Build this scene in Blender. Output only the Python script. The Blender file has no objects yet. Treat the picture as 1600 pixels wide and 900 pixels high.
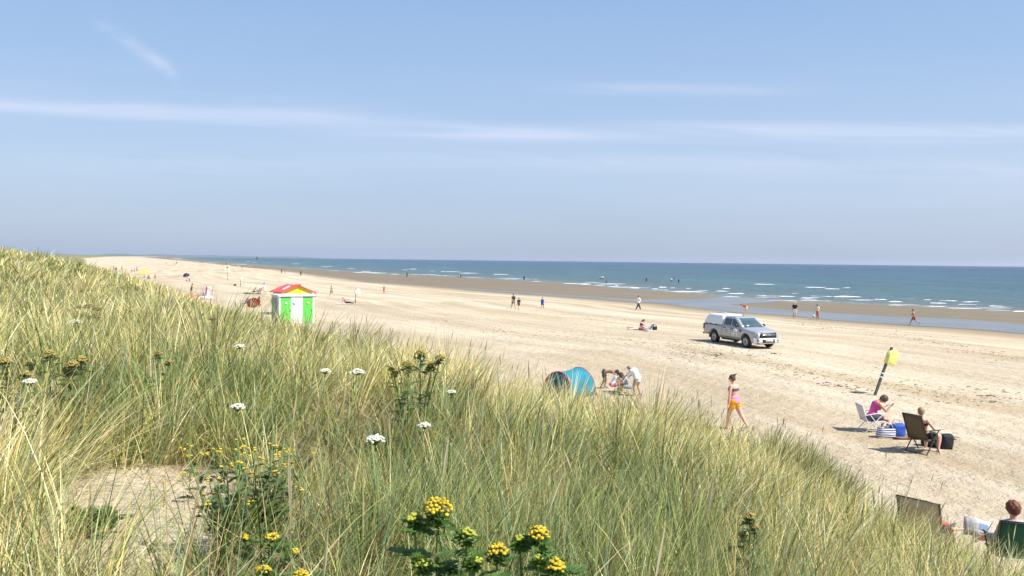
import bpy, math, random
import numpy as np
from mathutils import Vector, Matrix
R = math.radians
random.seed(7); rng = np.random.default_rng(11)
S = bpy.context.scene
COL = S.collection

# ------------------------------------------------------------------ camera, world, sun, exposure
EYE = 6.0
F = 1200.0                      # focal length in photo pixels (1600 wide)
PITCH, ROLL = -2.05, 0.67
cam_d = bpy.data.cameras.new('camera'); cam = bpy.data.objects.new('camera', cam_d); COL.objects.link(cam)
cam_d.sensor_width = 36; cam_d.lens = 36 * F / 1600; cam_d.clip_start = 0.05; cam_d.clip_end = 90000
cam.matrix_world = Matrix.Translation((0, 0, EYE)) @ Matrix.Rotation(R(90 + PITCH), 4, 'X') @ Matrix.Rotation(R(ROLL), 4, 'Z')
S.camera = cam
CM = cam.matrix_world.to_3x3()
SUN_AZ = R(116)                 # clockwise from +Y : to the right, a little behind the camera
SUN_EL = R(52)
wd = bpy.data.worlds.new('World'); S.world = wd; wd.use_nodes = True
sun_d = bpy.data.lights.new('sun', 'SUN'); sun = bpy.data.objects.new('sun', sun_d); COL.objects.link(sun)
sun_d.energy = 5.0; sun_d.angle = R(0.6); sun_d.color = (1.0, 0.955, 0.88)
sdir = Vector((math.sin(SUN_AZ) * math.cos(SUN_EL), math.cos(SUN_AZ) * math.cos(SUN_EL), math.sin(SUN_EL)))
sun.rotation_euler = sdir.to_track_quat('Z', 'Y').to_euler()
S.view_settings.view_transform = 'Standard'; S.view_settings.look = 'None'
S.view_settings.exposure = 0.48; S.view_settings.gamma = 1
S.render.engine = 'CYCLES'
S.cycles.max_bounces = 6; S.cycles.diffuse_bounces = 3; S.cycles.glossy_bounces = 3
S.cycles.transmission_bounces = 4; S.cycles.transparent_max_bounces = 12
S.cycles.use_denoising = True
S.cycles.sample_clamp_indirect = 6

def nodes(tree):
    def N(t, ins=None, **kw):
        n = tree.nodes.new(t)
        for k, v in kw.items(): setattr(n, k, v)
        for k, v in (ins or {}).items():
            s = n.inputs[k]
            if isinstance(v, bpy.types.NodeSocket): tree.links.new(v, s)
            else: s.default_value = v
        return n
    return N
def ramp(N, fac, stops, interp='LINEAR'):
    n = N('ShaderNodeValToRGB', {'Fac': fac}); cr = n.color_ramp; cr.interpolation = interp
    while len(cr.elements) < len(stops): cr.elements.new(0.5)
    for e, (p, c) in zip(cr.elements, stops):
        e.position = p; e.color = (c, c, c, 1) if isinstance(c, (int, float)) else (*c, 1)
    return n.outputs['Color']
def mixc(N, f, a, b, mode='MIX'):
    n = N('ShaderNodeMix', data_type='RGBA', blend_type=mode)
    for s, v in ((n.inputs[0], f), (n.inputs[6], a), (n.inputs[7], b)):
        if isinstance(v, bpy.types.NodeSocket): n.id_data.links.new(v, s)
        else: s.default_value = (*v, 1) if isinstance(v, tuple) and len(v) == 3 else v
    return n.outputs[2]
def mth(N, op, a, b=0.0, c=None, clamp=False):
    d = {0: a, 1: b}
    if c is not None: d[2] = c
    return N('ShaderNodeMath', d, operation=op, use_clamp=clamp).outputs[0]

# ---- sky: Nishita plus thin haze and cirrus laid out by direction
t = wd.node_tree; t.nodes.clear(); N = nodes(t)
sky = N('ShaderNodeTexSky', sky_type='NISHITA'); sky.sun_disc = False
sky.sun_elevation = SUN_EL; sky.sun_rotation = SUN_AZ; sky.air_density = 1.0; sky.dust_density = 1.4; sky.ozone_density = 2.2
tc = N('ShaderNodeTexCoord'); sx = N('ShaderNodeSeparateXYZ', {0: tc.outputs['Generated']})
X, Y, Z = sx.outputs
Yc = mth(N, 'MAXIMUM', mth(N, 'ABSOLUTE', Y), 0.12)
U = mth(N, 'DIVIDE', X, Yc); W = mth(N, 'DIVIDE', Z, Yc)
skyc = mixc(N, 1.0, sky.outputs[0], (0.1, 0.1, 0.1), 'MULTIPLY')
el = mth(N, 'MAXIMUM', Z, 0.0)
grad = ramp(N, el, [(0.0, (.335, .415, .56)), (0.035, (.345, .43, .585)), (0.12, (.355, .465, .64)), (0.22, (.30, .435, .65)), (0.38, (.235, .38, .635)), (1.0, (.09, .19, .42))])
base = mixc(N, 0.72, skyc, grad)
def noise(vx, vy, sc, det=5, rough=.6, seed=0.0, dist=0.0):
    v = N('ShaderNodeCombineXYZ', {0: vx, 1: vy, 2: seed})
    return N('ShaderNodeTexNoise', {'Vector': v.outputs[0], 'Scale': sc, 'Detail': det, 'Roughness': rough, 'Distortion': dist}).outputs[0]
def band(cu0, cu1, w0, slope, hw, soft_u=.12):          # soft band around w = w0 + slope*u between two u
    c = mth(N, 'MULTIPLY_ADD', U, slope, w0)
    d = mth(N, 'DIVIDE', mth(N, 'SUBTRACT', W, c), hw)
    g = mth(N, 'EXPONENT', mth(N, 'MULTIPLY', mth(N, 'MULTIPLY', d, d), -1.0))
    a = N('ShaderNodeMapRange', {0: U, 1: cu0 - soft_u, 2: cu0 + soft_u}, interpolation_type='SMOOTHSTEP').outputs[0]
    b = N('ShaderNodeMapRange', {0: U, 1: cu1 + soft_u, 2: cu1 - soft_u}, interpolation_type='SMOOTHSTEP').outputs[0]
    return mth(N, 'MULTIPLY', g, mth(N, 'MULTIPLY', a, b))
Wn = mth(N, 'MULTIPLY', W, 24.0)
n1 = noise(mth(N, 'MULTIPLY', U, 1.3), mth(N, 'ADD', Wn, mth(N, 'MULTIPLY', U, 0.5)), 2.2, 7, .62, 3.1, .6)
n1 = N('ShaderNodeMapRange', {0: n1, 1: .34, 2: .68}).outputs[0]
n2 = noise(mth(N, 'MULTIPLY', U, .7), mth(N, 'MULTIPLY', W, 5.0), 1.6, 4, .55, 9.4, .3)
n2 = N('ShaderNodeMapRange', {0: n2, 1: .36, 2: .7}).outputs[0]
soft = mth(N, 'MULTIPLY', band(-2, -.2, .176, -.03, .022), .7)
for bnd in (mth(N, 'MULTIPLY', band(-2, .05, .1650, -.041, .0125, .15), .85), mth(N, 'MULTIPLY', band(-.1, 2, .1645, .002, .0095), .8), band(.08, .36, .222, .008, .0075, .09), mth(N, 'MULTIPLY', band(.12, 2, .179, -.006, .007), .7), mth(N, 'MULTIPLY', band(.3, 2, .173, 0, .012), .6), mth(N, 'MULTIPLY', band(-.1, 2, .131, -.004, .007, .3), .5), mth(N, 'MULTIPLY', band(-.6, 2, .125, 0, .03, .2), .6)):
    soft = mth(N, 'ADD', soft, bnd)
cl = mth(N, 'MULTIPLY', soft, mth(N, 'MULTIPLY_ADD', n1, .8, .2))
# the oblique wisp at upper left
dA = mth(N, 'MULTIPLY_ADD', mth(N, 'ADD', U, .5), -.62, .277)
dd = mth(N, 'DIVIDE', mth(N, 'SUBTRACT', mth(N, 'SUBTRACT', W, dA), mth(N, 'MULTIPLY', mth(N, 'MULTIPLY', mth(N, 'ADD', U, .5), mth(N, 'ADD', U, .5)), -1.5)), .0105)
wis = mth(N, 'EXPONENT', mth(N, 'MULTIPLY', mth(N, 'MULTIPLY', dd, dd), -1.0))
wis = mth(N, 'MULTIPLY', wis, N('ShaderNodeMapRange', {0: U, 1: -.57, 2: -.47}, interpolation_type='SMOOTHSTEP').outputs[0])
wis = mth(N, 'MULTIPLY', wis, N('ShaderNodeMapRange', {0: U, 1: -.425, 2: -.45}, interpolation_type='SMOOTHSTEP').outputs[0])
n3 = noise(mth(N, 'MULTIPLY', U, 9.0), mth(N, 'MULTIPLY', W, 22.0), 1.4, 5, .6, 1.0, .4)
wis = mth(N, 'MULTIPLY', wis, N('ShaderNodeMapRange', {0: n3, 1: .3, 2: .62}).outputs[0])
cl = mth(N, 'ADD', cl, wis)
veil = mth(N, 'MULTIPLY', n2, N('ShaderNodeMapRange', {0: W, 1: .34, 2: .1}).outputs[0])
cl = mth(N, 'ADD', mth(N, 'MULTIPLY', cl, .36), mth(N, 'MULTIPLY', veil, .16), clamp=True)
base = mixc(N, cl, base, (.60, .64, .77))
bg = N('ShaderNodeBackground', {'Color': base, 'Strength': 1.0})
bgs = bg  # strength folded into the 0.1 factor above
out = N('ShaderNodeOutputWorld', {'Surface': bg.outputs[0]})

# ------------------------------------------------------------------ pixel -> world helpers
def ray(px, py):
    v = CM @ Vector(((px - 800) / F, -(py - 450) / F, -1.0))
    return np.array(v) / v.y
def on_z(px, py, z):
    r = ray(px, py); t_ = (z - EYE) / min(r[2], -1e-5)
    return np.array([r[0] * t_, t_])
def ss(x, a, b):
    t_ = np.clip((x - a) / (b - a), 0, 1); return t_ * t_ * (3 - 2 * t_)
def sd_poly(P, x, y, along=False):
    best = np.full(x.shape, 1e18); sg = np.zeros(x.shape); al = np.zeros(x.shape); acc = 0.0
    for a, b in zip(P[:-1], P[1:]):
        d = b - a; L2 = d @ d
        tt = np.clip(((x - a[0]) * d[0] + (y - a[1]) * d[1]) / L2, 0, 1)
        D = (x - a[0] - tt * d[0]) ** 2 + (y - a[1] - tt * d[1]) ** 2
        c = d[0] * (y - a[1]) - d[1] * (x - a[0])
        m = D < best - 1e-9
        best = np.where(m, D, best); sg = np.where(m, np.sign(c), sg)
        if along: al = np.where(m, acc + tt * math.sqrt(L2), al)
        acc += math.sqrt(L2)
    r = np.sqrt(best) * sg
    return (r, al) if along else r
TOE = np.array([(9, -60), (8.6, 0), (8.0, 7.5), (7.2, 12), (6.6, 17), (4.4, 22.5), (-.8, 28.0), (-12, 46), (-36, 84), (-60, 124), (-103, 198), (-230, 415), (-382, 690), (-720, 1290), (-2000, 3800), (-4200, 8500), (-9000, 20000)], float)
A_px = [(1800, 500), (1600, 487.5), (1450, 479.5), (1300, 473), (1200, 470), (1115, 462.5), (1080, 458.5), (1000, 453), (900, 443.8), (800, 438), (700, 431.9), (580, 427.2), (480, 419.8), (400, 414.3), (340, 409), (290, 405.0)]
WL = np.array([on_z(x, y, 0) for x, y in A_px])
WL = np.vstack([[WL[0] + (WL[0] - WL[1]) / np.linalg.norm(WL[0] - WL[1]) * 800], WL, [(-2500, 5600)], [(-4600, 11000)], [(-8000, 22000)]])
C_px = [(1800, 541), (1600, 522), (1500, 514), (1400, 508), (1300, 501), (1241, 495), (1150, 488.5), (1075, 481), (1037, 475), (1000, 473), (880, 463.5), (760, 455.5), (690, 449), (580, 440.5), (440, 421.5), (400, 418.5), (340, 412), (290, 407.2)]
CL = np.array([on_z(x, y, .13) for x, y in C_px])
CL = np.vstack([[CL[0] + (CL[0] - CL[1]) / np.linalg.norm(CL[0] - CL[1]) * 800], CL, [(-2600, 5450)], [(-4700, 10900)], [(-8100, 21900)]])

def vnoise(x, y, seed):                                   # smooth value noise in numpy
    r_ = np.random.default_rng(seed).random((257, 257))
    xi = np.floor(x).astype(int); yi = np.floor(y).astype(int); fx = x - xi; fy = y - yi
    fx = fx * fx * (3 - 2 * fx); fy = fy * fy * (3 - 2 * fy)
    g = lambda i, j: r_[i % 256, j % 256]
    return (g(xi, yi) * (1 - fx) + g(xi + 1, yi) * fx) * (1 - fy) + (g(xi, yi + 1) * (1 - fx) + g(xi + 1, yi + 1) * fx) * fy - .5
def gauss(x, y, cx, cy, rx, ry=None):
    return np.exp(-((x - cx) / rx) ** 2 - ((y - cy) / (ry or rx)) ** 2)
def ground_parts(x, y):
    x = np.asarray(x, float); y = np.asarray(y, float)
    d = sd_poly(TOE, x, y) + (vnoise(x / 5, y / 5, 5) * 1.6) * ss(np.hypot(x, y), 2, 12)
    k = .50 + (.27 - .50) * ss(y, 4, 24)
    cap = 3.6 + 1.4 * ss(y, 4, 40)
    dd = np.maximum(d, 0)
    h = cap * (1 - np.exp(-(k * dd / cap) - .5 * (k * dd / cap) ** 2))
    m = ss(d, 0, 3)
    h = h + m * (vnoise(x / 3.1, y / 3.1, 1) * .42 + vnoise(x / 1.3, y / 1.3, 2) * .14)
    h = h + m * ss(np.hypot(x, y), 25, 60) * vnoise(x / 11, y / 11, 3) * 1.3
    h = h + m * (1.0 * gauss(x, y, -38, 62, 9, 22) + .55 * gauss(x, y, -24, 33, 6, 8) + .26 * gauss(x, y, 4.0, 16.5, 1.6, 3.0) - .30 * gauss(x, y, 1.2, 17, 1.5, 6) + .34 * gauss(x, y, 5.5, 14.2, .7, 1.3) + .12 * gauss(x, y, 3.0, 18, 1.3, 3) + .12 * gauss(x, y, -3.5, 17, 3, 6) + .22 * gauss(x, y, -7.2, 24, 3, 6))
    c = sd_poly(CL, x, y)
    s = sd_poly(WL, x, y)
    b = .12 + .88 * ss(c, 0, 45)
    sea = np.minimum(.12, .02 * s)
    z = np.where(s < 6, np.maximum(sea, -3), b) + h
    z = z + ss(c, 25, 60) * (1 - m) * (vnoise(x / 9, y / 9, 8) * .10 + vnoise(x / 2.6, y / 2.6, 9) * .035)
    return z, d, c, s
def gz(x, y): return float(ground_parts(np.array([x]), np.array([y]))[0][0])
def at(px, py):                                           # where the sight line through a photo pixel meets the ground
    r = ray(px, py); tt = np.geomspace(1.5, 9000, 1400)
    z = ground_parts(r[0] * tt, tt)[0]; m = EYE + r[2] * tt <= z
    if py > 395 and px < 1700:                            # skip the dune in front, look for the beach behind it
        d = sd_poly(TOE, r[0] * tt, tt); m = m & (d < 1.2)
    i = int(np.argmax(m)); t_ = tt[i]
    for _ in range(7):
        zz = gz(r[0] * t_, t_); t_ = .5 * t_ + .5 * (zz - EYE) / r[2]
    return Vector((r[0] * t_, t_, gz(r[0] * t_, t_)))
def at_h(px, py, H):                                      # plant of height H whose top shows at that pixel
    r = ray(px, py); tt = np.geomspace(1.2, 200, 900)
    z = ground_parts(r[0] * tt, tt)[0] + H; m = EYE + r[2] * tt <= z
    t_ = tt[int(np.argmax(m))]
    return Vector((r[0] * t_, t_, gz(r[0] * t_, t_)))

# ------------------------------------------------------------------ materials
def mat(name, col, rough=.7, metal=0.0, var=.12, scale=8.0, bump=0.0, bscale=None, coat=0.0, trans=0.0, sss=0.0, emit=None):
    m = bpy.data.materials.new(name); m.use_nodes = True; t = m.node_tree; t.nodes.clear(); N = nodes(t)
    tc = N('ShaderNodeTexCoord')
    nz = N('ShaderNodeTexNoise', {'Vector': tc.outputs['Object'], 'Scale': scale, 'Detail': 4.0, 'Roughness': .6})
    k = N('ShaderNodeMapRange', {0: nz.outputs[0], 1: .25, 2: .75, 3: 1 - var, 4: 1 + var})
    c = mixc(N, 1.0, (*col,), k.outputs[0], 'MULTIPLY')
    ins = {'Base Color': c, 'Roughness': rough, 'Metallic': metal, 'Coat Weight': coat}
    p = N('ShaderNodeBsdfPrincipled', ins)
    if bump:
        bn = N('ShaderNodeTexNoise', {'Vector': tc.outputs['Object'], 'Scale': bscale or scale * 4, 'Detail': 3.0})
        b = N('ShaderNodeBump', {'Height': bn.outputs[0], 'Strength': bump, 'Distance': .02})
        t.links.new(b.outputs[0], p.inputs['Normal'])
    sh = p.outputs[0]
    if trans:
        tr = N('ShaderNodeBsdfTranslucent', {'Color': c}); sh = N('ShaderNodeMixShader', {0: trans, 1: sh, 2: tr.outputs[0]}).outputs[0]
    N('ShaderNodeOutputMaterial', {'Surface': sh})
    return m
_mc = {}
def cm(col, rough=.75, **kw):
    key = (tuple(round(c, 3) for c in col), rough, tuple(sorted(kw.items())))
    if key not in _mc: _mc[key] = mat('fabric_%d' % len(_mc), col, rough, **kw)
    return _mc[key]

# ------------------------------------------------------------------ mesh helpers
def mesh_from(name, V, Fc, smooth=True):
    me = bpy.data.meshes.new(name); me.from_pydata([tuple(v) for v in V], [], [tuple(f) for f in Fc])
    me.validate(); me.update()
    if smooth: me.polygons.foreach_set('use_smooth', [True] * len(me.polygons))
    return me
def grid_mesh(name, V, quads, smooth=True):
    me = bpy.data.meshes.new(name); nv = len(V); nf = len(quads); k = quads.shape[1]
    me.vertices.add(nv); me.vertices.foreach_set('co', np.ascontiguousarray(V, np.float32).ravel())
    me.loops.add(nf * k); me.loops.foreach_set('vertex_index', np.ascontiguousarray(quads, np.int32).ravel())
    me.polygons.add(nf); me.polygons.foreach_set('loop_start', np.arange(0, nf * k, k, dtype=np.int32))
    me.polygons.foreach_set('use_smooth', np.full(nf, smooth))
    me.update(calc_edges=True); return me
def fattr(me, name, vals, typ='FLOAT'):
    a = me.attributes.new(name, typ, 'POINT')
    if typ == 'FLOAT': a.data.foreach_set('value', np.ascontiguousarray(vals, np.float32))
    elif typ == 'FLOAT_COLOR': a.data.foreach_set('color', np.ascontiguousarray(vals, np.float32).ravel())
    else: a.data.foreach_set('vector', np.ascontiguousarray(vals, np.float32).ravel())
class MB:
    def __init__(s): s.V = []; s.F = []
    def add(s, V, Fc):
        o = len(s.V); s.V += [Vector(v) for v in V]; s.F += [tuple(i + o for i in f) for f in Fc]; return s
    def box(s, c, d, rot=None):
        c = Vector(c); M_ = rot if rot is not None else Matrix.Identity(3)
        V = [c + M_ @ Vector((sx * d[0] / 2, sy * d[1] / 2, sz * d[2] / 2)) for sx in (-1, 1) for sy in (-1, 1) for sz in (-1, 1)]
        return s.add(V, [(0, 1, 3, 2), (4, 6, 7, 5), (0, 4, 5, 1), (2, 3, 7, 6), (0, 2, 6, 4), (1, 5, 7, 3)])
    def loft(s, rings, cap=True, closed=True):
        n = len(rings[0]); V = [p for r_ in rings for p in r_]; Fc = []
        for i in range(len(rings) - 1):
            for j in range(n if closed else n - 1):
                a = i * n + j; b = i * n + (j + 1) % n
                Fc.append((a, b, b + n, a + n))
        if cap: Fc.append(tuple(range(n))[::-1]); Fc.append(tuple((len(rings) - 1) * n + j for j in range(n)))
        return s.add(V, Fc)
    def tube(s, pts, r, n=8, round_=False, flat=1.0):
        pts = [Vector(p) for p in pts]; rs = r if isinstance(r, (list, tuple)) else [r] * len(pts)
        if round_:
            d0 = (pts[0] - pts[1]).normalized(); d1 = (pts[-1] - pts[-2]).normalized()
            pre = [(pts[0] + d0 * rs[0] * math.sin(a), rs[0] * math.cos(a)) for a in (R(80), R(50), R(22))]
            post = [(pts[-1] + d1 * rs[-1] * math.sin(a), rs[-1] * math.cos(a)) for a in (R(22), R(50), R(80))]
            pts = [p for p, _ in pre] + pts + [p for p, _ in post]; rs = [q for _, q in pre] + list(rs) + [q for _, q in post]
        rings = []; up = None
        for i, p in enumerate(pts):
            d = (pts[min(i + 1, len(pts) - 1)] - pts[max(i - 1, 0)]).normalized()
            if up is None: up = Vector((0, 0, 1)) if abs(d.z) < .9 else Vector((0, 1, 0))
            a = d.cross(up)
            if a.length < 1e-4: a = d.cross(Vector((1, 0, 0)))
            a.normalize(); b = a.cross(d).normalized(); up = b
            rings.append([p + (a * math.cos(q) + b * math.sin(q) * flat) * rs[i] for q in [2 * math.pi * k / n for k in range(n)]])
        return s.loft(rings)
    def ell(s, c, r, rot=None, n=12, m=8):
        c = Vector(c); M_ = rot if rot is not None else Matrix.Identity(3); V = []; Fc = []
        for i in range(1, m):
            th = math.pi * i / m
            for j in range(n):
                ph = 2 * math.pi * j / n
                V.append(c + M_ @ Vector((r[0] * math.sin(th) * math.cos(ph), r[1] * math.sin(th) * math.sin(ph), r[2] * math.cos(th))))
        for i in range(m - 2):
            for j in range(n):
                a = i * n + j; b = i * n + (j + 1) % n; Fc.append((a, a + n, b + n, b))
        t0 = len(V); V.append(c + M_ @ Vector((0, 0, r[2]))); V.append(c - M_ @ Vector((0, 0, r[2])))
        for j in range(n):
            Fc.append((t0, j, (j + 1) % n)); Fc.append((t0 + 1, (m - 2) * n + (j + 1) % n, (m - 2) * n + j))
        return s.add(V, Fc)
    def lathe(s, prof, axis='z', n=24, c=(0, 0, 0), cap=True):
        c = Vector(c); rings = []
        for r_, h in prof:
            ring = []
            for k in range(n):
                a = 2 * math.pi * k / n; x, y = r_ * math.cos(a), r_ * math.sin(a)
                ring.append(c + (Vector((x, y, h)) if axis == 'z' else Vector((x, h, y))))
            rings.append(ring)
        return s.loft(rings, cap=cap)
    def prism(s, poly, th, M_=None):                        # poly in local x,z ; thickness along y
        M_ = M_ or Matrix.Identity(4); n = len(poly)
        V = [M_ @ Vector((x, -th / 2, z)) for x, z in poly] + [M_ @ Vector((x, th / 2, z)) for x, z in poly]
        Fc = [tuple(range(n)), tuple(range(n, 2 * n))[::-1]] + [(i, (i + 1) % n + 0, (i + 1) % n + n, i + n)[::-1] for i in range(n)]
        return s.add(V, Fc)
    def sheet(s, g, th):                                    # g: grid of points -> thin solid
        rows = len(g); cols = len(g[0]); 
        nrm = (Vector(g[0][1]) - Vector(g[0][0])).cross(Vector(g[1][0]) - Vector(g[0][0])).normalized() * th
        V = [Vector(p) for r_ in g for p in r_]; V += [p - nrm for p in V]; o = rows * cols; Fc = []
        for i in range(rows - 1):
            for j in range(cols - 1):
                a = i * cols + j; Fc.append((a, a + 1, a + cols + 1, a + cols)); Fc.append((o + a, o + a + cols, o + a + cols + 1, o + a + 1))
        for j in range(cols - 1):
            Fc.append((j, o + j, o + j + 1, j + 1)); a = (rows - 1) * cols + j; Fc.append((a, a + 1, o + a + 1, o + a))
        for i in range(rows - 1):
            a = i * cols; Fc.append((a, a + cols, o + a + cols, o + a)); a += cols - 1; Fc.append((a, o + a, o + a + cols, a + cols))
        return s.add(V, Fc)
    def build(s, name, m, parent=None, smooth=True, bevel=0, remesh=0, sub=0, auto=False):
        me = mesh_from(name, s.V, s.F, smooth); o = bpy.data.objects.new(name, me); COL.objects.link(o); me.materials.append(m)
        if parent: o.parent = parent
        if remesh:
            md = o.modifiers.new('remesh', 'REMESH'); md.mode = 'VOXEL'; md.voxel_size = remesh; md.use_smooth_shade = True
            sm = o.modifiers.new('smooth', 'SMOOTH'); sm.factor = .5; sm.iterations = 3 if remesh < .01 else 1
        if bevel:
            md = o.modifiers.new('bevel', 'BEVEL'); md.width = bevel; md.segments = 2; md.limit_method = 'ANGLE'; md.angle_limit = R(40)
        if sub:
            md = o.modifiers.new('sub', 'SUBSURF'); md.levels = sub; md.render_levels = sub
        return o
def tag(o, label=None, cat=None, group=None, kind=None):
    for k, v in (('label', label), ('category', cat), ('group', group), ('kind', kind)):
        if v: o[k] = v
    return o
def thing(name, label, cat, loc, rz=0.0, group=None):
    o = bpy.data.objects.new(name, None); COL.objects.link(o); o.empty_display_size = .2
    o.location = loc; o.rotation_euler = (0, 0, rz); return tag(o, label, cat, group)
def text_obj(name, body, size, m, parent, M_, align='CENTER'):
    cu = bpy.data.curves.new(name, 'FONT'); cu.body = body; cu.size = size; cu.extrude = .002; cu.align_x = align; cu.align_y = 'CENTER'
    cu.materials.append(m); o = bpy.data.objects.new('t_', cu); COL.objects.link(o); bpy.context.view_layer.update()
    me = bpy.data.meshes.new_from_object(o.evaluated_get(bpy.context.evaluated_depsgraph_get())); bpy.data.objects.remove(o)
    o = bpy.data.objects.new(name, me); COL.objects.link(o); o.parent = parent; o.matrix_local = M_; return o
# ------------------------------------------------------------------ ground sheet (beach, bar and dunes)
def polar(th_f, th_n, r0, r1, nr, coarse=4.0):
    th = np.concatenate([np.arange(-180, -th_f, coarse), np.linspace(-th_f, th_f, th_n), np.arange(th_f + coarse, 180.01, coarse)])
    th[-1] = 180.0
    rr = np.geomspace(r0, r1, nr)
    A, B = np.meshgrid(np.radians(th), rr)
    x = B * np.sin(A); y = B * np.cos(A); n = len(th)
    i = np.arange(nr - 1)[:, None] * n + np.arange(n - 1)[None, :]
    q = np.stack([i, i + 1, i + n + 1, i + n], -1).reshape(-1, 4)[:, ::-1]
    return x.ravel(), y.ravel(), q
def bare_f(x, y): return gauss(x, y, -2.75, 6.0, .72, .85) + gauss(x, y, -2.35, 4.75, .62, .7) + .9 * gauss(x, y, -1.9, 3.9, .5, .55) + .5 * gauss(x, y, -1.35, 2.9, .45, .45) + .9 * gauss(x, y, -5.9, 8.3, .7, .5) + .7 * gauss(x, y, -1.5, 4.1, .35, .4)
gx, gy, gq = polar(44, 760, .35, 42000, 560)
z, d, c, s = ground_parts(gx, gy)
# a shallow channel where the pool lies keeps the bar a little proud
nz_edge = vnoise(gx / 7, gy / 2.5, 20) * 2.2 * ss(np.hypot(gx, gy), 30, 200)
wet = 1 - ss(c + nz_edge, -1.6, 1.8 + np.hypot(gx, gy) * .012)
damp = np.exp(-np.maximum(c, 0) / 22.0)
veg = ss(d, -.2, 1.2)
bare = bare_f(gx, gy)
bare_m = ss(bare + vnoise(gx / .5, gy / .5, 31) * .5, .42, .62)
vegm = veg * (1 - bare_m)
dist = np.hypot(gx, gy)
z = z + (1 - vegm) * ss(dist, 2, 60) * 0
me = grid_mesh('beach', np.stack([gx, gy, z], 1), gq)
_, al = sd_poly(CL, gx, gy, True)
fattr(me, 'wet', wet); fattr(me, 'damp', damp); fattr(me, 'veg', vegm); fattr(me, 'sc', np.clip(c, -400, 400)); fattr(me, 'al', al); fattr(me, 'dd', np.clip(d, -50, 400))
beach = bpy.data.objects.new('beach', me); COL.objects.link(beach); tag(beach, 'pale dry sand beach with brown wet sand bars and grassy dunes', kind='structure')
m = bpy.data.materials.new('sand'); m.use_nodes = True; t = m.node_tree; t.nodes.clear(); N = nodes(t)
def att(n): return N('ShaderNodeAttribute', attribute_name=n).outputs['Fac']
geo = N('ShaderNodeNewGeometry'); P = geo.outputs['Position']
def nse(vec, sc, det=4, rough=.6, dist_=0.0): return N('ShaderNodeTexNoise', {'Vector': vec, 'Scale': sc, 'Detail': det, 'Roughness': rough, 'Distortion': dist_}).outputs[0]
vs = N('ShaderNodeCombineXYZ', {0: mth(N, 'MULTIPLY', att('sc'), .16), 1: mth(N, 'MULTIPLY', att('al'), .011), 2: 0.0}).outputs[0]
strip = nse(vs, 2.0, 6, .62, .5)
big = nse(P, .09, 4, .6)
gr = nse(P, 60, 3, .7)
med = nse(P, 1.3, 5, .65)
dry = ramp(N, N('ShaderNodeMapRange', {0: strip, 1: .34, 2: .66}).outputs[0], [(0.0, (.50, .395, .245)), (.45, (.60, .495, .345)), (1.0, (.69, .595, .45))])
pat = N('ShaderNodeMapRange', {0: big, 1: .42, 2: .62, 3: .86, 4: 1.06}).outputs[0]
dry = mixc(N, 1.0, dry, pat, 'MULTIPLY')
dk_ = mth(N, 'MULTIPLY', N('ShaderNodeMapRange', {0: nse(vs, .9, 5, .6, .4), 1: .5, 2: .62}).outputs[0], mth(N, 'MULTIPLY', N('ShaderNodeMapRange', {0: att('sc'), 1: 4, 2: 14}).outputs[0], N('ShaderNodeMapRange', {0: att('sc'), 1: 75, 2: 35}).outputs[0]))
dry = mixc(N, mth(N, 'MULTIPLY', dk_, .6), dry, (.40, .315, .20))
dry = mixc(N, mth(N, 'MULTIPLY', N('ShaderNodeMapRange', {0: med, 1: .38, 2: .7}).outputs[0], .28), dry, (.40, .31, .205))
dampc = mixc(N, N('ShaderNodeMapRange', {0: strip, 1: .40, 2: .60}).outputs[0], (.37, .29, .18), (.60, .505, .365))
sandc = mixc(N, mth(N, 'MULTIPLY', att('damp'), .75, clamp=True), dry, dampc)
wetc = mixc(N, N('ShaderNodeMapRange', {0: strip, 1: .3, 2: .7}).outputs[0], (.185, .135, .07), (.235, .18, .10))
sandc = mixc(N, mth(N, 'MULTIPLY', N('ShaderNodeMapRange', {0: att('sc'), 1: 7, 2: 2}).outputs[0], .8), sandc, (.30, .23, .14))
sandc = mixc(N, att('wet'), sandc, wetc)
lit = nse(P, 9, 5, .7)
vegc = ramp(N, N('ShaderNodeMapRange', {0: lit, 1: .3, 2: .7}).outputs[0], [(0, (.11, .085, .04)), (.4, (.21, .165, .08)), (.75, (.30, .24, .13)), (1, (.36, .31, .19))])
farv = ramp(N, N('ShaderNodeMapRange', {0: nse(P, .35, 6, .7), 1: .35, 2: .65}).outputs[0], [(0, (.12, .13, .055)), (.5, (.22, .21, .09)), (1, (.33, .29, .14))])
cd = N('ShaderNodeVectorMath', {0: P}, operation='LENGTH').outputs['Value']
vegc = mixc(N, N('ShaderNodeMapRange', {0: cd, 1: 40, 2: 90}).outputs[0], vegc, farv)
col = mixc(N, att('veg'), sandc, vegc)
spk = N('ShaderNodeMapRange', {0: gr, 1: .3, 2: .7, 3: .93, 4: 1.07}).outputs[0]
col = mixc(N, 1.0, col, spk, 'MULTIPLY')
rgh = mth(N, 'MULTIPLY_ADD', att('wet'), -.45, .95)
p = N('ShaderNodeBsdfPrincipled', {'Base Color': col, 'Roughness': rgh, 'Specular IOR Level': .3})
foot = N('ShaderNodeTexVoronoi', {'Vector': N('ShaderNodeVectorMath', {0: P, 1: N('ShaderNodeVectorMath', {0: N('ShaderNodeTexNoise', {'Vector': P, 'Scale': 2.0}).outputs['Color'], 1: (.5, .5, .5)}, operation='MULTIPLY').outputs[0]}, operation='ADD').outputs[0], 'Scale': 2.6, 'Randomness': 1.0}, feature='SMOOTH_F1').outputs['Distance']
hgt = mth(N, 'ADD', mth(N, 'MULTIPLY', foot, .8), mth(N, 'ADD', mth(N, 'MULTIPLY', nse(P, 3.5, 5, .65), .9), mth(N, 'MULTIPLY', nse(P, 14, 3, .6), .25)))
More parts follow.
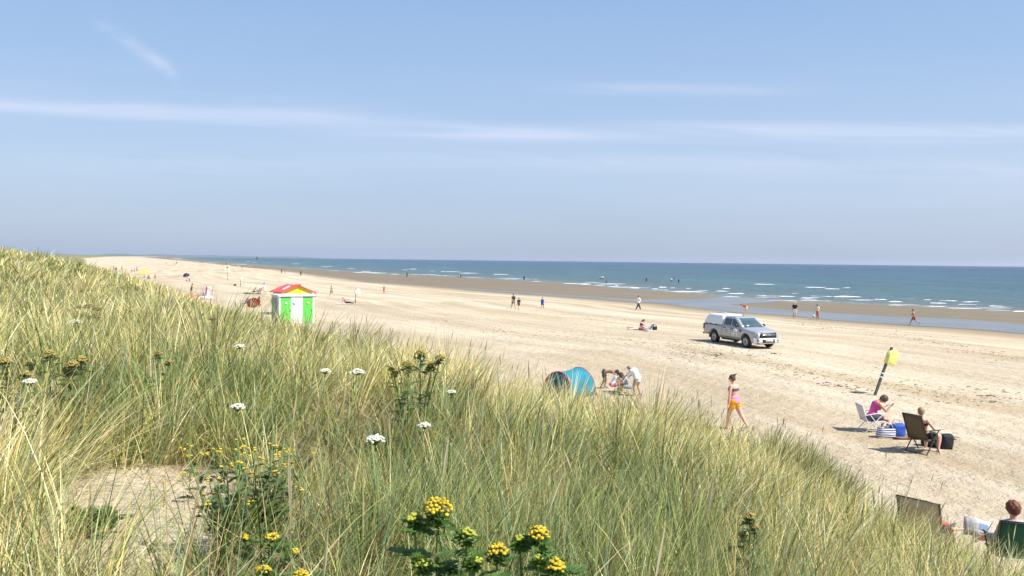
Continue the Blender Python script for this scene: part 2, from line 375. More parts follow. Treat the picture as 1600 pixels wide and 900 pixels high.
dryk = mth(N, 'SUBTRACT', 1.0, mth(N, 'MAXIMUM', att('wet'), mth(N, 'MULTIPLY', att('damp'), .7)))
bst = mth(N, 'MULTIPLY', dryk, .9)
bp = N('ShaderNodeBump', {'Height': hgt, 'Strength': bst, 'Distance': .16}); t.links.new(bp.outputs[0], p.inputs['Normal'])
N('ShaderNodeOutputMaterial', {'Surface': p.outputs[0]}); me.materials.append(m)

# ------------------------------------------------------------------ sea
wx, wy, wq = polar(46, 700, 60, 42000, 420)
s_, al_ = sd_poly(WL, wx, wy, True); off = -s_
dd_ = np.hypot(wx, wy)
wz = np.zeros_like(wx)
amp = .30 * ss(off, 12, 60) * (1 - ss(dd_, 500, 1500))
ph = off / 13.0 + vnoise(al_ / 60, off / 60, 40) * 6
wz += amp * (np.maximum(np.sin(ph), -.3) ** 3) * (.35 + vnoise(al_ / 35, off / 25, 41) * 1.5)
wz += .10 * ss(off, 2, 20) * vnoise(wx / 2.2, wy / 4.0, 42) * (1 - ss(dd_, 300, 900)) * 1.6
me = grid_mesh('sea', np.stack([wx, wy, wz], 1), wq)
fattr(me, 'off', np.clip(off, -100, 20000)); fattr(me, 'al', al_)
sea = bpy.data.objects.new('sea', me); COL.objects.link(sea); tag(sea, 'calm blue green sea with small waves reaching the beach', kind='structure')
m = bpy.data.materials.new('sea_water'); m.use_nodes = True; t = m.node_tree; t.nodes.clear(); N = nodes(t)
geo = N('ShaderNodeNewGeometry'); P = geo.outputs['Position']
of = att('off')
lof = mth(N, 'DIVIDE', mth(N, 'LOGARITHM', mth(N, 'MAXIMUM', of, 1.0), 10.0), 4.0)
wc = ramp(N, lof, [(0.0, (.25, .235, .20)), (.22, (.17, .19, .175)), (.34, (.105, .148, .148)), (.52, (.065, .122, .143)), (.68, (.045, .086, .136)), (.85, (.032, .062, .122)), (1.0, (.024, .054, .112))])
va = N('ShaderNodeCombineXYZ', {0: mth(N, 'MULTIPLY', of, .055), 1: mth(N, 'MULTIPLY', att('al'), .012), 2: 0.0}).outputs[0]
sp = N('ShaderNodeSeparateXYZ', {0: P})
v2 = N('ShaderNodeCombineXYZ', {0: mth(N, 'MULTIPLY', sp.outputs[0], .25), 1: mth(N, 'MULTIPLY', sp.outputs[1], .09), 2: 0.0}).outputs[0]
v3 = N('ShaderNodeCombineXYZ', {0: mth(N, 'MULTIPLY', sp.outputs[0], .02), 1: mth(N, 'MULTIPLY', sp.outputs[1], .004), 2: 0.0}).outputs[0]
pa = nse(va, 1.6, 6, .65, .8)
wc = mixc(N, N('ShaderNodeMapRange', {0: pa, 1: .5, 2: .7, 3: 0, 4: .5}).outputs[0], wc, (.12, .13, .10))
wc = mixc(N, N('ShaderNodeMapRange', {0: nse(v2, 2.2, 6, .7), 1: .46, 2: .7, 3: 0, 4: .75}).outputs[0], wc, (.022, .065, .085))
wc = mixc(N, N('ShaderNodeMapRange', {0: nse(v3, 1.5, 6, .7), 1: .45, 2: .7, 3: 0, 4: .35}).outputs[0], wc, (.10, .25, .28))
wav = mth(N, 'ADD', mth(N, 'MULTIPLY', nse(v2, 4.0, 6, .65), 1.0), mth(N, 'MULTIPLY', nse(P, 1.6, 3), .35))
bp = N('ShaderNodeBump', {'Height': wav, 'Strength': 1.0, 'Distance': .6})
p = N('ShaderNodeBsdfPrincipled', {'Base Color': wc, 'Roughness': .35, 'IOR': 1.33, 'Specular IOR Level': .16, 'Normal': bp.outputs[0]})
N('ShaderNodeOutputMaterial', {'Surface': p.outputs[0]}); me.materials.append(m)

# ------------------------------------------------------------------ tidal pool: shallow water lying between the bars
pool_px_up = [(700, 449.2), (760, 452.6), (880, 461), (1000, 468.2), (1040, 467.4), (1090, 467), (1115, 466), (1128, 463.8), (1150, 464), (1180, 466.5), (1200, 469), (1215, 472.4), (1180, 473.6), (1140, 475.6), (1150, 478), (1170, 480), (1230, 484.5), (1300, 489), (1360, 493), (1420, 496), (1500, 498.5), (1600, 507), (1800, 526)]
pool_px_lo = [(1800, 539), (1600, 521), (1500, 513), (1400, 507), (1300, 500.3), (1241, 494), (1150, 487.5), (1075, 480), (1037, 474.3), (1000, 472), (940, 467.6), (880, 462.8), (760, 454.6), (700, 449.8)]
def dens(pts, n=9):
    o = []
    for a, b in zip(pts[:-1], pts[1:]):
        for k in range(n): o.append((a[0] + (b[0] - a[0]) * k / n, a[1] + (b[1] - a[1]) * k / n))
    return o + [pts[-1]]
rim = []
for i, (px, py) in enumerate(dens(pool_px_up) + dens(pool_px_lo)):
    p_ = on_z(px, py, .135); q = float(vnoise(np.array(p_[0] / 2.5), np.array(p_[1] / 2.5), 50)) * 1.3
    rim.append((p_[0], p_[1] + q, .135))
me = mesh_from('tidal_pool', rim, [tuple(range(len(rim)))], False)
pool = bpy.data.objects.new('tidal_pool', me); COL.objects.link(pool); tag(pool, 'shallow blue grey tidal pool lying between the sand bars', kind='structure')
m = bpy.data.materials.new('pool_water'); m.use_nodes = True; t = m.node_tree; t.nodes.clear(); N = nodes(t)
geo = N('ShaderNodeNewGeometry'); P = geo.outputs['Position']
c_ = ramp(N, nse(P, .12, 5, .6), [(.35, (.12, .13, .135)), (.6, (.18, .17, .15))])
bp = N('ShaderNodeBump', {'Height': nse(P, 3.0, 4, .6), 'Strength': .35, 'Distance': .05})
p = N('ShaderNodeBsdfPrincipled', {'Base Color': c_, 'Roughness': .22, 'IOR': 1.33, 'Specular IOR Level': .34, 'Normal': bp.outputs[0]})
N('ShaderNodeOutputMaterial', {'Surface': p.outputs[0]}); me.materials.append(m)

# ------------------------------------------------------------------ surf: low foaming crests
foam_l = [(1134, 1145, 441.6, .7), (1176, 1211, 443.5, 1.5), (1258, 1290, 448.3, 1.6), (1288, 1312, 450.6, 1.5), (1316, 1330, 449, 1), (1029, 1042, 448.3, 1.5), (1047, 1055, 449, 1), (1071, 1080, 450, 1), (1018, 1028, 450.6, 1), (1020, 1046, 452.3, .8), (1054, 1104, 455.2, 1), (1117, 1140, 454.2, 2), (1128, 1142, 450.2, 1), (1136, 1163, 457.8, 1.6), (1182, 1198, 460.8, .8), (1203, 1243, 462, 1.2), (1237, 1250, 457.8, 1), (1252, 1284, 464, 1.6), (1264, 1300, 462, 1.4), (1300, 1345, 462.5, 2), (1300, 1322, 465.5, 1), (1320, 1370, 467.5, 1), (1366, 1386, 467, 1.4), (1386, 1410, 470.3, 2.4), (1410, 1430, 469.4, 1), (1411, 1430, 466, 1.6), (1442, 1456, 467.4, 1.2), (1466, 1496, 469, 1.6), (1503, 1537, 470.7, 1.8), (1453, 1478, 472.4, 1.8), (1496, 1526, 474.6, 1), (1546, 1570, 477, 1.6), (1570, 1584, 477.6, .8), (1440, 1480, 477.2, .7), (1480, 1534, 480.4, 1.2), (1540, 1580, 483.5, .7), (1581, 1604, 485.2, 1.3), (1420, 1440, 475.6, .8),
 (628, 638, 421.4, 1), (638, 652, 420.3, 1), (671, 680, 423.5, .8), (687, 720, 424.3, 1.4), (717, 754, 426.5, 1.1), (769, 795, 428.3, 1.2), (845, 855, 430.4, 1), (858, 861, 429.4, .8), (892, 899, 433.5, 1), (578, 605, 426.4, 1), (607, 625, 428, 1), (626, 680, 430.3, .9), (680, 735, 434.6, .8), (790, 817, 438.6, .8), (829, 846, 439.2, 1), (877, 924, 442.5, 1.8), (905, 924, 443.5, 1.2), (926, 946, 445.6, 1), (948, 968, 447.2, 1.2), (960, 966, 445.6, 1), (983, 1000, 449.3, 1.5),
 (265, 285, 404.1, .9), (271, 296, 406, .7), (285, 312, 408.2, 1), (313, 350, 410.6, 1.1), (353, 384, 412.9, 1.2), (384, 400, 415, .8), (372, 386, 413, .9), (385, 390, 408.5, .6), (394, 402, 409.8, .7), (356, 358, 406.5, .6), (400, 440, 416.4, .9), (440, 480, 419, .9), (480, 530, 422.3, 1), (530, 578, 425.2, .9), (410, 425, 410.5, .6), (455, 470, 412, .6), (500, 520, 416.5, .7), (540, 556, 419.5, .7)]
rr = random.Random(12)
for _k in range(34):
    x_ = rr.uniform(560, 1600); ya = float(np.interp(x_, [p[0] for p in A_px[::-1]], [p[1] for p in A_px[::-1]]))
    foam_l.append((x_, x_ + rr.uniform(15, 70) * (.5 + ya / 950), ya - rr.choice([1.0, 1.6, 3.2, 5.5, 8]) * (ya - 405) / 70, rr.uniform(.5, 1.0)))
fm = MB(); rr = random.Random(3)
for (x0, x1, y, th) in foam_l:
    for half in range(2):
        p0 = on_z(x0 + (x1 - x0) * .0 , y + rr.uniform(-.15, .15), .1); p1 = on_z(x1, y + (x1 - x0) * .012, .1)
        L = float(np.hypot(*(p1 - p0))); dist_ = float(np.hypot(*p0)); n_ = max(6, min(34, int(L / 1.0)))
        hmax = th * dist_ / F * (.55 if half == 0 else .25); wv = hmax * (2.2 if half == 0 else 7)
        if half == 1 and th < .9: continue
        ax = (p1 - p0) / max(L, .01); nv_ = np.array([-ax[1], ax[0]]); rings = []
        for k in range(n_ + 1):
            u = k / n_; e_ = math.sin(math.pi * min(1, max(0, u))) ** .45
            e_ *= (.35 + .65 * min(1, max(0, .5 + 1.4 * float(vnoise(np.array(u * L / 4.5 + x0), np.array(.5), 77))))); h = hmax * e_ * rr.uniform(.45, 1.2) + .01; w_ = wv * e_ * rr.uniform(.5, 1.2) + .02
            c0 = p0 + ax * L * u + nv_ * (rr.uniform(-.4, .4) * hmax * 3 + math.sin(u * 5 + x0) * hmax * 2.0 - half * wv * .8)
            prof = [(-.5, -.3), (-.42, .35), (-.2, .85), (.0, 1.0), (.2, .7), (.5, .15), (.6, -.3)]
            rings.append([Vector((c0[0] + nv_[0] * a * w_, c0[1] + nv_[1] * a * w_, h * b * rr.uniform(.85, 1.15))) for a, b in prof])
        fm.loft(rings, cap=False, closed=False)
foam_m = mat('sea_foam', (.80, .82, .83), .9, var=.2, scale=1.5, bump=.6, bscale=3)
tag(fm.build('sea_foam', foam_m), 'white foam of small breaking waves', 'foam', kind='stuff')

# ------------------------------------------------------------------ seaweed, litter lines and painted footprint shade on the sand
def at_q(px, py):
    p_ = on_z(px, py, .95); p_ = on_z(px, py, gz(*p_)); return Vector((p_[0], p_[1], gz(*p_)))
sw = MB(); rr = random.Random(5)
lines = [([(400, 441), (440, 441), (560, 447.5), (660, 458), (802, 482), (900, 491), (1000, 496)], 150, 1.2), ([(680, 458), (760, 470), (860, 488), (1010, 508)], 90, 1), ([(640, 497), (760, 515), (850, 523), (980, 531), (1060, 550), (1110, 556)], 110, 1.5), ([(1060, 535), (1100, 540), (1180, 560), (1230, 580), (1320, 601), (1360, 590), (1440, 610), (1540, 620), (1600, 634)], 160, 2.0), ([(1040, 549), (1100, 556), (1200, 562)], 40, 2), ([(1230, 500), (1400, 520), (1600, 560)], 210, 1.8), ([(200, 413), (300, 420), (400, 428)], 50, 1), ([(300, 440), (380, 447), (460, 452), (520, 480)], 60, 1)]
def clump(p, r_, hh):
    n_ = rr.randint(5, 8); a0 = rr.random() * 6; el = rr.uniform(.15, .7)
    top = []; bot = []
    ca, sa = math.cos(rr.random() * 3 - .3), 0
    an = rr.uniform(-.6, .6)
    for k in range(n_):
        a = a0 + 2 * math.pi * k / n_; q = r_ * rr.uniform(.25, 1.4)
        dx, dy = q * math.cos(a), q * math.sin(a) * el
        x_, y_ = p.x + dx * math.cos(an) - dy * math.sin(an), p.y + dx * math.sin(an) + dy * math.cos(an)
        bot.append(Vector((x_, y_, p.z - .02))); top.append(Vector((p.x + (x_ - p.x) * .6, p.y + (y_ - p.y) * .6, p.z + hh * rr.uniform(.5, 1.3))))
    sw.loft([bot, top])
for pts, n_, sz in lines:
    for _ in range(n_):
        i = rr.randrange(len(pts) - 1); u = rr.random(); a, b = pts[i], pts[i + 1]
        px = a[0] + (b[0] - a[0]) * u + rr.gauss(0, 10); py = a[1] + (b[1] - a[1]) * u + rr.gauss(0, 1) * (1.6 + (a[1] - 440) * .05)
        if py < 415: continue
        p_ = at_q(px, py)
        for _k in range(rr.randint(1, 5)):
            q = p_ + Vector((rr.gauss(0, .35), rr.gauss(0, .35), 0)); q.z = gz(q.x, q.y)
            clump(q, rr.uniform(.02, .075) * sz ** .5 * (2.1 if rr.random() < .10 else 1), .016)
for _ in range(2400):  # tiny dark flecks: painted shade of footprints, mixed with litter
    px = rr.uniform(600, 1640); py = rr.uniform(500, 760)
    p_ = at_q(px, py)
    if float(sd_poly(TOE, np.array([p_.x]), np.array([p_.y]))[0]) < -.2: clump(p_, rr.uniform(.012, .05) * (1.8 if rr.random() < .06 else 1), .008)
for px, py, r_ in [(1545, 619, .28), (1553, 628, .2), (1300, 602, .2), (1290, 599, .15), (1312, 604, .18), (455, 489.5, 0), (1120, 556, .25), (1208, 553, .22), (1122, 554, .25)]:
    if r_: [clump(at(px + rr.gauss(0, 6), py + rr.gauss(0, .8)), r_ * rr.uniform(.3, .75), .03) for _k in range(6)]
tag(sw.build('seaweed', mat('seaweed', (.13, .095, .05), .8, var=.5, scale=3)), 'scattered dry seaweed, tide line litter and flecks painted as footprint shade', 'seaweed', kind='stuff')

# ------------------------------------------------------------------ hills and shore far away
hm = MB()
for (D, x0, x1, H0, sd) in ((15000, -180, 330, 60, 3), (21000, -120, 520, 85, 9)):
    g = [[], [], []]
    for k in range(90):
        px = x0 + (x1 - x0) * k / 89; u = k / 89
        hh = H0 * (.55 + .9 * float(vnoise(np.array(k / 9.0), np.array(.3), sd)) + .4 * float(vnoise(np.array(k / 3.0), np.array(.7), sd + 1))) * min(1, (1 - u) * 4) ** .7
        hh = max(hh, 3)
        X_ = (px - 800) / F
        g[0].append((X_ * D, D, -2)); g[1].append((X_ * (D + 900), D + 900, hh)); g[2].append((X_ * (D + 2600), D + 2600, -2))
    hm.sheet(g, 1)
hills = hm.build('hills', mat('hills', (.10, .12, .09), .95, var=.3, scale=.002)); tag(hills, 'low faint hills across the bay beyond the far beach', kind='structure')
hz_b = MB().box((0, 0, 75), (84500, 84500, 162)); hzo = hz_b.build('haze', cm((.5, .5, .5)), smooth=False); hzo.data.materials.clear()
m = bpy.data.materials.new('haze'); m.use_nodes = True; t = m.node_tree; t.nodes.clear(); N = nodes(t)
pv = N('ShaderNodeVolumePrincipled', {'Color': (.80, .87, 1.0, 1), 'Density': 3.5e-5, 'Anisotropy': .2}); N('ShaderNodeOutputMaterial', {'Volume': pv.outputs[0]}); hzo.data.materials.append(m)
tag(hzo, 'thin summer haze over the far beach and sea', 'haze', kind='stuff')
# ------------------------------------------------------------------ people
def ring(c, u, side, fw, a, b, n=16, sq=1.0):
    out = []
    for k in range(n):
        q = 2 * math.pi * k / n; cx, sy = math.cos(q), math.sin(q)
        cx = math.copysign(abs(cx) ** sq, cx); sy = math.copysign(abs(sy) ** sq, sy)
        out.append(c + side * a * cx + fw * b * sy)
    return out
TORSO = [(-.062, .040, .040), (-.045, .083, .060), (0, .096, .070), (.05, .088, .062), (.10, .076, .052), (.15, .082, .056), (.20, .093, .061), (.24, .100, .060), (.27, .098, .052), (.292, .062, .042), (.305, .036, .034)]
FEM = [1, 1.06, 1.08, 1.0, .88, .90, .93, .92, .90, .92, 1]
def vdir(sw, ot, s): return Vector((s * math.sin(R(ot)), math.sin(R(sw)) * math.cos(R(ot)), -math.cos(R(sw)) * math.cos(R(ot))))
SK = {'fair': (.62, .40, .29), 'tan': (.50, .29, .18), 'pink': (.66, .38, .29), 'dark': (.30, .17, .10)}
def person(loc, face, h, label, pose, top=None, bottom=None, hair=((.06, .04, .025), 'short'), skin='fair', fem=False, vox=.012, seat=None, group=None, extras=(), heavy=1.0):
    """face: heading in degrees, 0 = away from the camera, 90 = to the left, -90 = to the right"""
    root = thing('person', label, 'person', loc, R(face), group)
    q = pose; lean = R(q.get('lean', 0)); roll = R(q.get('roll', 0))
    u = Vector((math.sin(roll), math.sin(lean) * math.cos(roll), math.cos(lean) * math.cos(roll))); side = Vector((1, 0, 0))
    side = (side - u * side.dot(u)).normalized(); fw = u.cross(side)
    if q.get('lie'): u = Vector((0, -math.cos(R(q['lie'])), math.sin(R(q['lie'])))); side = Vector((1, 0, 0)); fw = u.cross(side)
    hp = h; P0 = Vector((0, 0, 0)); W_ = heavy
    tor = [(a, b * W_ * (FEM[i] if fem else 1), c * W_) for i, (a, b, c) in enumerate(TORSO)]
    bend = R(q.get('bend', 0))                                # spine curl along its length
    def spine(l):
        a = bend * max(0, l) / .3; uu = (u * math.cos(a * .5) + fw * math.sin(a * .5)); return P0 + uu * l * hp
    def sframe(l):
        a = bend * max(0, l) / .3; uu = u * math.cos(a) + fw * math.sin(a); return uu, side, uu.cross(side)
    body = MB(); J = {}
    body.loft([ring(spine(l), sframe(l)[0], side, sframe(l)[2], a * hp, b * hp, sq=.85) for l, a, b in tor])
    if fem:
        for s in (-1, 1): body.ell(spine(.205) + side * s * .042 * hp + sframe(.2)[2] * .05 * hp, (.036 * hp, .034 * hp, .036 * hp))
    for s in (-1, 1): body.ell(spine(-.01) + side * s * .045 * hp - fw * .035 * hp, (.05 * hp * W_, .045 * hp * W_, .055 * hp))
    un, _, fn = sframe(.3)
    nb = R(q.get('nod', 0)); hu = un * math.cos(nb) + fn * math.sin(nb); hf = hu.cross(side); yaw = R(q.get('look', 0))
    neck0 = spine(.285); neck1 = spine(.30) + hu * .05 * hp
    body.tube([neck0, neck1], [.034 * hp, .031 * hp], 12, True)
    hc = spine(.30) + hu * .103 * hp + hf * .012 * hp
    Hm = Matrix((side, hf, hu)).transposed() @ Matrix.Rotation(yaw, 3, 'Z')
    he = lambda x, y, z: hc + Hm @ Vector((x * hp, y * hp, z * hp))
    body.ell(hc, (.045 * hp, .054 * hp, .060 * hp), Hm, 16, 12)
    body.ell(he(0, .014, -.034), (.032 * hp, .036 * hp, .034 * hp), Hm)
    body.ell(he(0, .056, -.010), (.009 * hp, .014 * hp, .016 * hp), Hm)
    body.ell(he(0, .048, -.040), (.016 * hp, .009 * hp, .006 * hp), Hm)
    for s in (-1, 1): body.ell(he(s * .046, -.002, -.008), (.007 * hp, .012 * hp, .018 * hp), Hm)
    arms, legs = {}, {}
    for s, key in ((-1, 'L'), (1, 'R')):
        sw, ot, fl = q.get('arm' + key, (5, 8, 12))[:3]; fo = (q.get('arm' + key, (0, 0, 0)) + (ot,))[3] if len(q.get('arm' + key, (0, 0, 0))) > 3 else ot * .5
        sh = spine(.262) + side * s * (.098 if not fem else .09) * hp * W_
        e = sh + vdir(sw, ot, s) * .168 * hp; w = e + vdir(sw + fl, fo, s) * .148 * hp
        k = W_ ** .7 * (1 if not fem else .92)
        body.tube([spine(.255) + side * s * .05 * hp, sh, sh.lerp(e, .5), e], [.034 * hp * k, .032 * hp * k, .027 * hp * k, .022 * hp * k], 12, True)
        body.tube([e, e.lerp(w, .35), w], [.022 * hp * k, .0215 * hp * k, .0145 * hp * k], 12, True)
        d = (w - e).normalized(); sd = d.cross(fw if abs(d.dot(fw)) < .9 else u).normalized(); nn = sd.cross(d)
        body.tube([w, w + d * .022 * hp, w + d * .05 * hp], [.015 * hp, .022 * hp, .021 * hp], 10, True, .5)
        for f_, (o_, l_) in enumerate(((-.0165, .036), (-.0055, .043), (.0055, .041), (.0165, .032))):
            b_ = w + d * .05 * hp + sd * o_ * hp; mid = b_ + d * l_ * .55 * hp + nn * .003 * hp; body.tube([b_ - d * .01 * hp, mid, mid + (d + nn * .5 * (1 if s > 0 else 1)).normalized() * l_ * .45 * hp], [.0056 * hp, .0052 * hp, .0043 * hp], 6, True)
        tb = w + d * .018 * hp - sd * .016 * hp; body.tube([tb, tb + (d * .7 - sd * .8).normalized() * .022 * hp, tb + (d * 1.0 - sd * .55).normalized() * .040 * hp], [.0068 * hp, .006 * hp, .005 * hp], 6, True)
        arms[s] = (sh, e, w, k); J['hand' + key] = w + d * .06 * hp
        sw, ot, kn = q.get('leg' + key, (0, 3, 0))
        hpj = P0 - u * .02 * hp + side * s * .048 * hp * W_ if not q.get('sit') else P0 + side * s * .05 * hp * W_
        knee = hpj + vdir(sw, ot, s) * .245 * hp; ank = knee + vdir(sw - kn, ot * .4 if 'shin_out' not in q else q['shin_out'], s) * .235 * hp
        k2 = W_ ** .8 * (1.06 if fem else 1)
        body.tube([hpj, hpj.lerp(knee, .4), knee], [.056 * hp * k2, .049 * hp * k2, .032 * hp * k2], 14, True)
        body.tube([knee, knee.lerp(ank, .3), ank], [.032 * hp * k2, .033 * hp * k2, .019 * hp], 14, True)
        fd = vdir(sw - kn + 90 - q.get('toe' + key, 0), ot, s); fd = fd if not q.get('flat', 1) or abs(sw - kn) > 65 else Vector((s * .12, 1, -.02 if sw >= kn - 5 else -.45)).normalized()
        if 'foot' + key in q: fd = Vector(q['foot' + key]).normalized()
        sole = ank - (ank - knee).normalized() * -.018 * hp
        body.tube([ank + (ank - knee).normalized() * .010 * hp - fd * .018 * hp, sole + fd * .045 * hp, sole + fd * .10 * hp], [.023 * hp, .021 * hp, .013 * hp], 10, True, .8)
        legs[s] = (hpj, knee, ank, k2, sole, fd)
    zmin = min(v.z for v in body.V)
    off = Vector((0, 0, -zmin)) if seat is None else Vector((0, 0, seat + .058 * hp - 0))
    sh_ = lambda m_: [setattr(v, 'z', v.z + off.z) or v for v in m_.V]
    sh_(body); bm_ = cm(SK[skin], .55, var=.06)
    bo = body.build('body', bm_, root, remesh=vox)
    def cloth(mb, name, colr, v=vox, **kw):
        sh_(mb); return mb.build(name, cm(colr, .85, var=.14, scale=5), root, remesh=max(v, .008))
    inf = .009 * hp + vox * .15
    if top:
        kind, colr = top
        m_ = MB(); lo, hi, sl = {'tshirt': (-.03, .295, .75), 'tank': (-.02, .268, 0), 'bikini': (.175, .225, 0), 'long': (-.04, .295, 1.9), 'loose': (-.13, .295, 1.0)}[kind]
        lv = [lo] + [l for l, _, _ in tor if lo < l < hi] + [hi]; A = np.interp(lv, [t_[0] for t_ in tor], [t_[1] for t_ in tor]); B = np.interp(lv, [t_[0] for t_ in tor], [t_[2] for t_ in tor])
        ex_ = inf * (3.0 if kind == 'loose' else 1) * (.55 if kind == 'bikini' else 1)
        m_.loft([ring(spine(l), sframe(l)[0], side, sframe(l)[2], a * hp + ex_, b * hp + ex_, sq=.85) for l, a, b in zip(lv, A, B)])
        if fem:
            for s in (-1, 1): m_.ell(spine(.205) + side * s * .042 * hp + sframe(.2)[2] * .05 * hp, [.036 * hp + inf * .8] * 3)
        if kind == 'tank' or kind == 'bikini':
            for s in (-1, 1): m_.tube([spine(.23) + side * s * .05 * hp - fn * .055 * hp, spine(.295) + side * s * .052 * hp, spine(.23) + side * s * .045 * hp + fn * .06 * hp], .016 * hp if kind == 'tank' else .008 * hp, 8, True)
        if sl:
            for s in (-1, 1):
                a, e, w, k = arms[s]; a0 = spine(.26) + side * s * .05 * hp; f1 = min(1, sl); end = a.lerp(e, f1)
                m_.tube([a0, a, end], [.036 * hp * k + inf, .035 * hp * k + inf, np.interp(f1, [0, 1], [.032, .024]) * hp * k + inf * 1.1], 12, True)
                if sl > 1: m_.tube([e, e.lerp(w, sl - 1)], [.024 * hp * k + inf, .017 * hp * k + inf], 12, True)
        cloth(m_, 'shirt' if kind in ('tshirt', 'long', 'loose') else ('bikini_top' if kind == 'bikini' else 'vest_top'), colr)
    if bottom:
        kind, colr = bottom; m_ = MB()
        ext = {'briefs': .12, 'shorts': .55, 'short_shorts': .3, 'trousers': 1.9, 'skirt': .6, 'capri': 1.5}[kind]
        lv = [-.066, -.045, 0, .035]; A = np.interp(lv, [t_[0] for t_ in tor], [t_[1] for t_ in tor]); B = np.interp(lv, [t_[0] for t_ in tor], [t_[2] for t_ in tor])
        m_.loft([ring(spine(l), u, side, fw, a * hp + inf * 1.2, b * hp + inf * 1.2, sq=.85) for l, a, b in zip(lv, A, B)])
        for s in (-1, 1): m_.ell(spine(-.01) + side * s * .045 * hp - fw * .035 * hp, (.05 * hp * W_ + inf, .045 * hp * W_ + inf, .055 * hp + inf))
        for s in (-1, 1):
            a, e, w, k, _, _ = legs[s]; f1 = min(1, ext)
            m_.tube([a, a.lerp(e, f1 * .5), a.lerp(e, f1)], [.057 * hp * k + inf, .052 * hp * k + inf * 1.2, np.interp(f1, [0, 1], [.055, .034]) * hp * k + inf * 1.5], 14, True)
            if ext > 1: m_.tube([e, e.lerp(w, ext - 1)], [.034 * hp * k + inf * 1.3, .024 * hp + inf * 1.5], 14, True)
        cloth(m_, {'briefs': 'swim_briefs', 'skirt': 'skirt', 'trousers': 'trousers', 'capri': 'trousers'}.get(kind, 'shorts'), colr)
    hcol, hk = hair; m_ = MB()
    if hk != 'bald':
        big = .010 if hk in ('short', 'bun', 'pony', 'long') else .02
        m_.ell(he(0, -.012, .012), ((.043 + big) * hp, (.048 + big) * hp, (.052 + big) * hp), Hm, 16, 12)
        m_.ell(he(0, -.03, -.014), ((.040 + big * .8) * hp, (.030 + big * .6) * hp, (.040 + big * .5) * hp), Hm)
        if hk == 'curly':
            for k in range(26):
                a = k * 2.399; zz = 1 - (k + .5) / 18; zz = max(zz, -.45); rr_ = math.sqrt(max(0, 1 - zz * zz))
                c = (rr_ * math.cos(a) * .052, rr_ * math.sin(a) * .056 - .012, zz * .056 + .016)
                if c[1] < .03 or c[2] > .03: m_.ell(he(*c), [.018 * hp] * 3, Hm, 8, 6)
        if hk == 'bun':
            m_.ell(he(0, -.062, .05), [.022 * hp] * 3, Hm)
            for k in range(5): m_.tube([he(0, -.06, .05), he(.014 * (k - 2), -.095 - .004 * k, .062 + .006 * (k % 2))], [.008 * hp, .004 * hp], 6, True)
        if hk in ('long', 'pony'):
            m_.tube([he(0, -.05, .0), he(0, -.058, -.05), he(0, -.05, -.115)], [.034 * hp if hk == 'long' else .02 * hp, .034 * hp if hk == 'long' else .018 * hp, .012 * hp], 10, True)
        sh_(m_); m_.build('hair', cm(hcol, .6, var=.35, scale=30, bump=.5, bscale=60), root, remesh=max(vox, .008))
    for ex_ in extras:
        m_ = MB()
        if ex_[0] == 'cap':
            m_.ell(he(0, -.004, .026), (.056 * hp, .062 * hp, .045 * hp), Hm); m_.tube([he(0, .04, .026), he(0, .105, .016)], [.045 * hp, .034 * hp], 12, True, .14); nm = 'cap'
        elif ex_[0] == 'sunhat':
            m_.ell(he(0, -.004, .034), (.055 * hp, .060 * hp, .042 * hp), Hm); m_.ell(he(0, -.002, .02), (.10 * hp, .105 * hp, .010 * hp), Hm, 20, 6); nm = 'sun_hat'
        elif ex_[0] == 'glasses':
            for s in (-1, 1):
                m_.ell(he(s * .019, .052, .004), (.016 * hp, .006 * hp, .012 * hp), Hm); m_.tube([he(s * .034, .05, .006), he(s * .05, 0, .004)], .003 * hp, 6)
            nm = 'sunglasses'
        elif ex_[0] == 'wrap':                                 # towel or sarong tied round the waist
            m_.loft([ring(spine(l), u, side, fw, a * hp + inf * 2.2, b * hp + inf * 2.4, 20, .9) for l, a, b in ((-.035, .101, .083), (0, .101, .080), (.04, .093, .068), (.08, .082, .059))]); nm = 'shorts_waistband'
        if ex_[0] != 'glasses': sh_(m_); m_.build(nm, cm(ex_[1], .8, var=.15), root, remesh=max(vox, .008))
        else: sh_(m_); m_.build(nm, cm(ex_[1], .2), root)
    if vox < .011 and 'glasses' not in [e_[0] for e_ in extras]:
        for s in (-1, 1):
            m_ = MB(); m_.ell(he(s * .019, .0495, .002), (.0075 * hp, .004 * hp, .0045 * hp), Hm); sh_(m_); m_.build('eye', cm((.05, .035, .03), .2), root)
    return root, J, off
STAND = dict(legL=(2, 4, 2), legR=(-2, 4, 2), armL=(4, 9, 14), armR=(2, 9, 14))
WALK = dict(legL=(24, 2, 8), legR=(-18, 2, 14), armL=(-18, 8, 10), armR=(20, 8, 20), lean=3)
WALK2 = dict(legL=(-16, 2, 18), legR=(20, 2, 4), armL=(18, 8, 24), armR=(-16, 8, 8), lean=2)
RUN = dict(legL=(34, 2, 20), legR=(-22, 2, 50), armL=(-35, 10, 80), armR=(30, 10, 85), lean=9)
BENDP = dict(legL=(8, 8, 6), legR=(-4, 8, 4), armL=(70, 6, 10), armR=(60, 6, 15), lean=62, bend=25, nod=10)
SIT = dict(sit=1, lean=-6, bend=28, nod=14, legL=(82, 10, 118), legR=(78, 12, 122), armL=(40, 12, 40), armR=(42, 14, 45))
SITG = dict(sit=1, lean=8, bend=30, nod=20, legL=(112, 16, 90), legR=(100, 20, 100), armL=(50, 10, 30), armR=(46, 10, 40))
SITCH = dict(sit=1, lean=-14, bend=18, nod=12, legL=(88, 6, 82), legR=(82, 8, 96), armL=(28, 14, 60), armR=(30, 14, 62))
LIE = dict(lie=12, sit=1, legL=(88, 5, 6), legR=(94, 6, 30), armL=(60, 20, 60), armR=(-60, 25, 30), nod=10)
def P(px, py): return at(px, py)

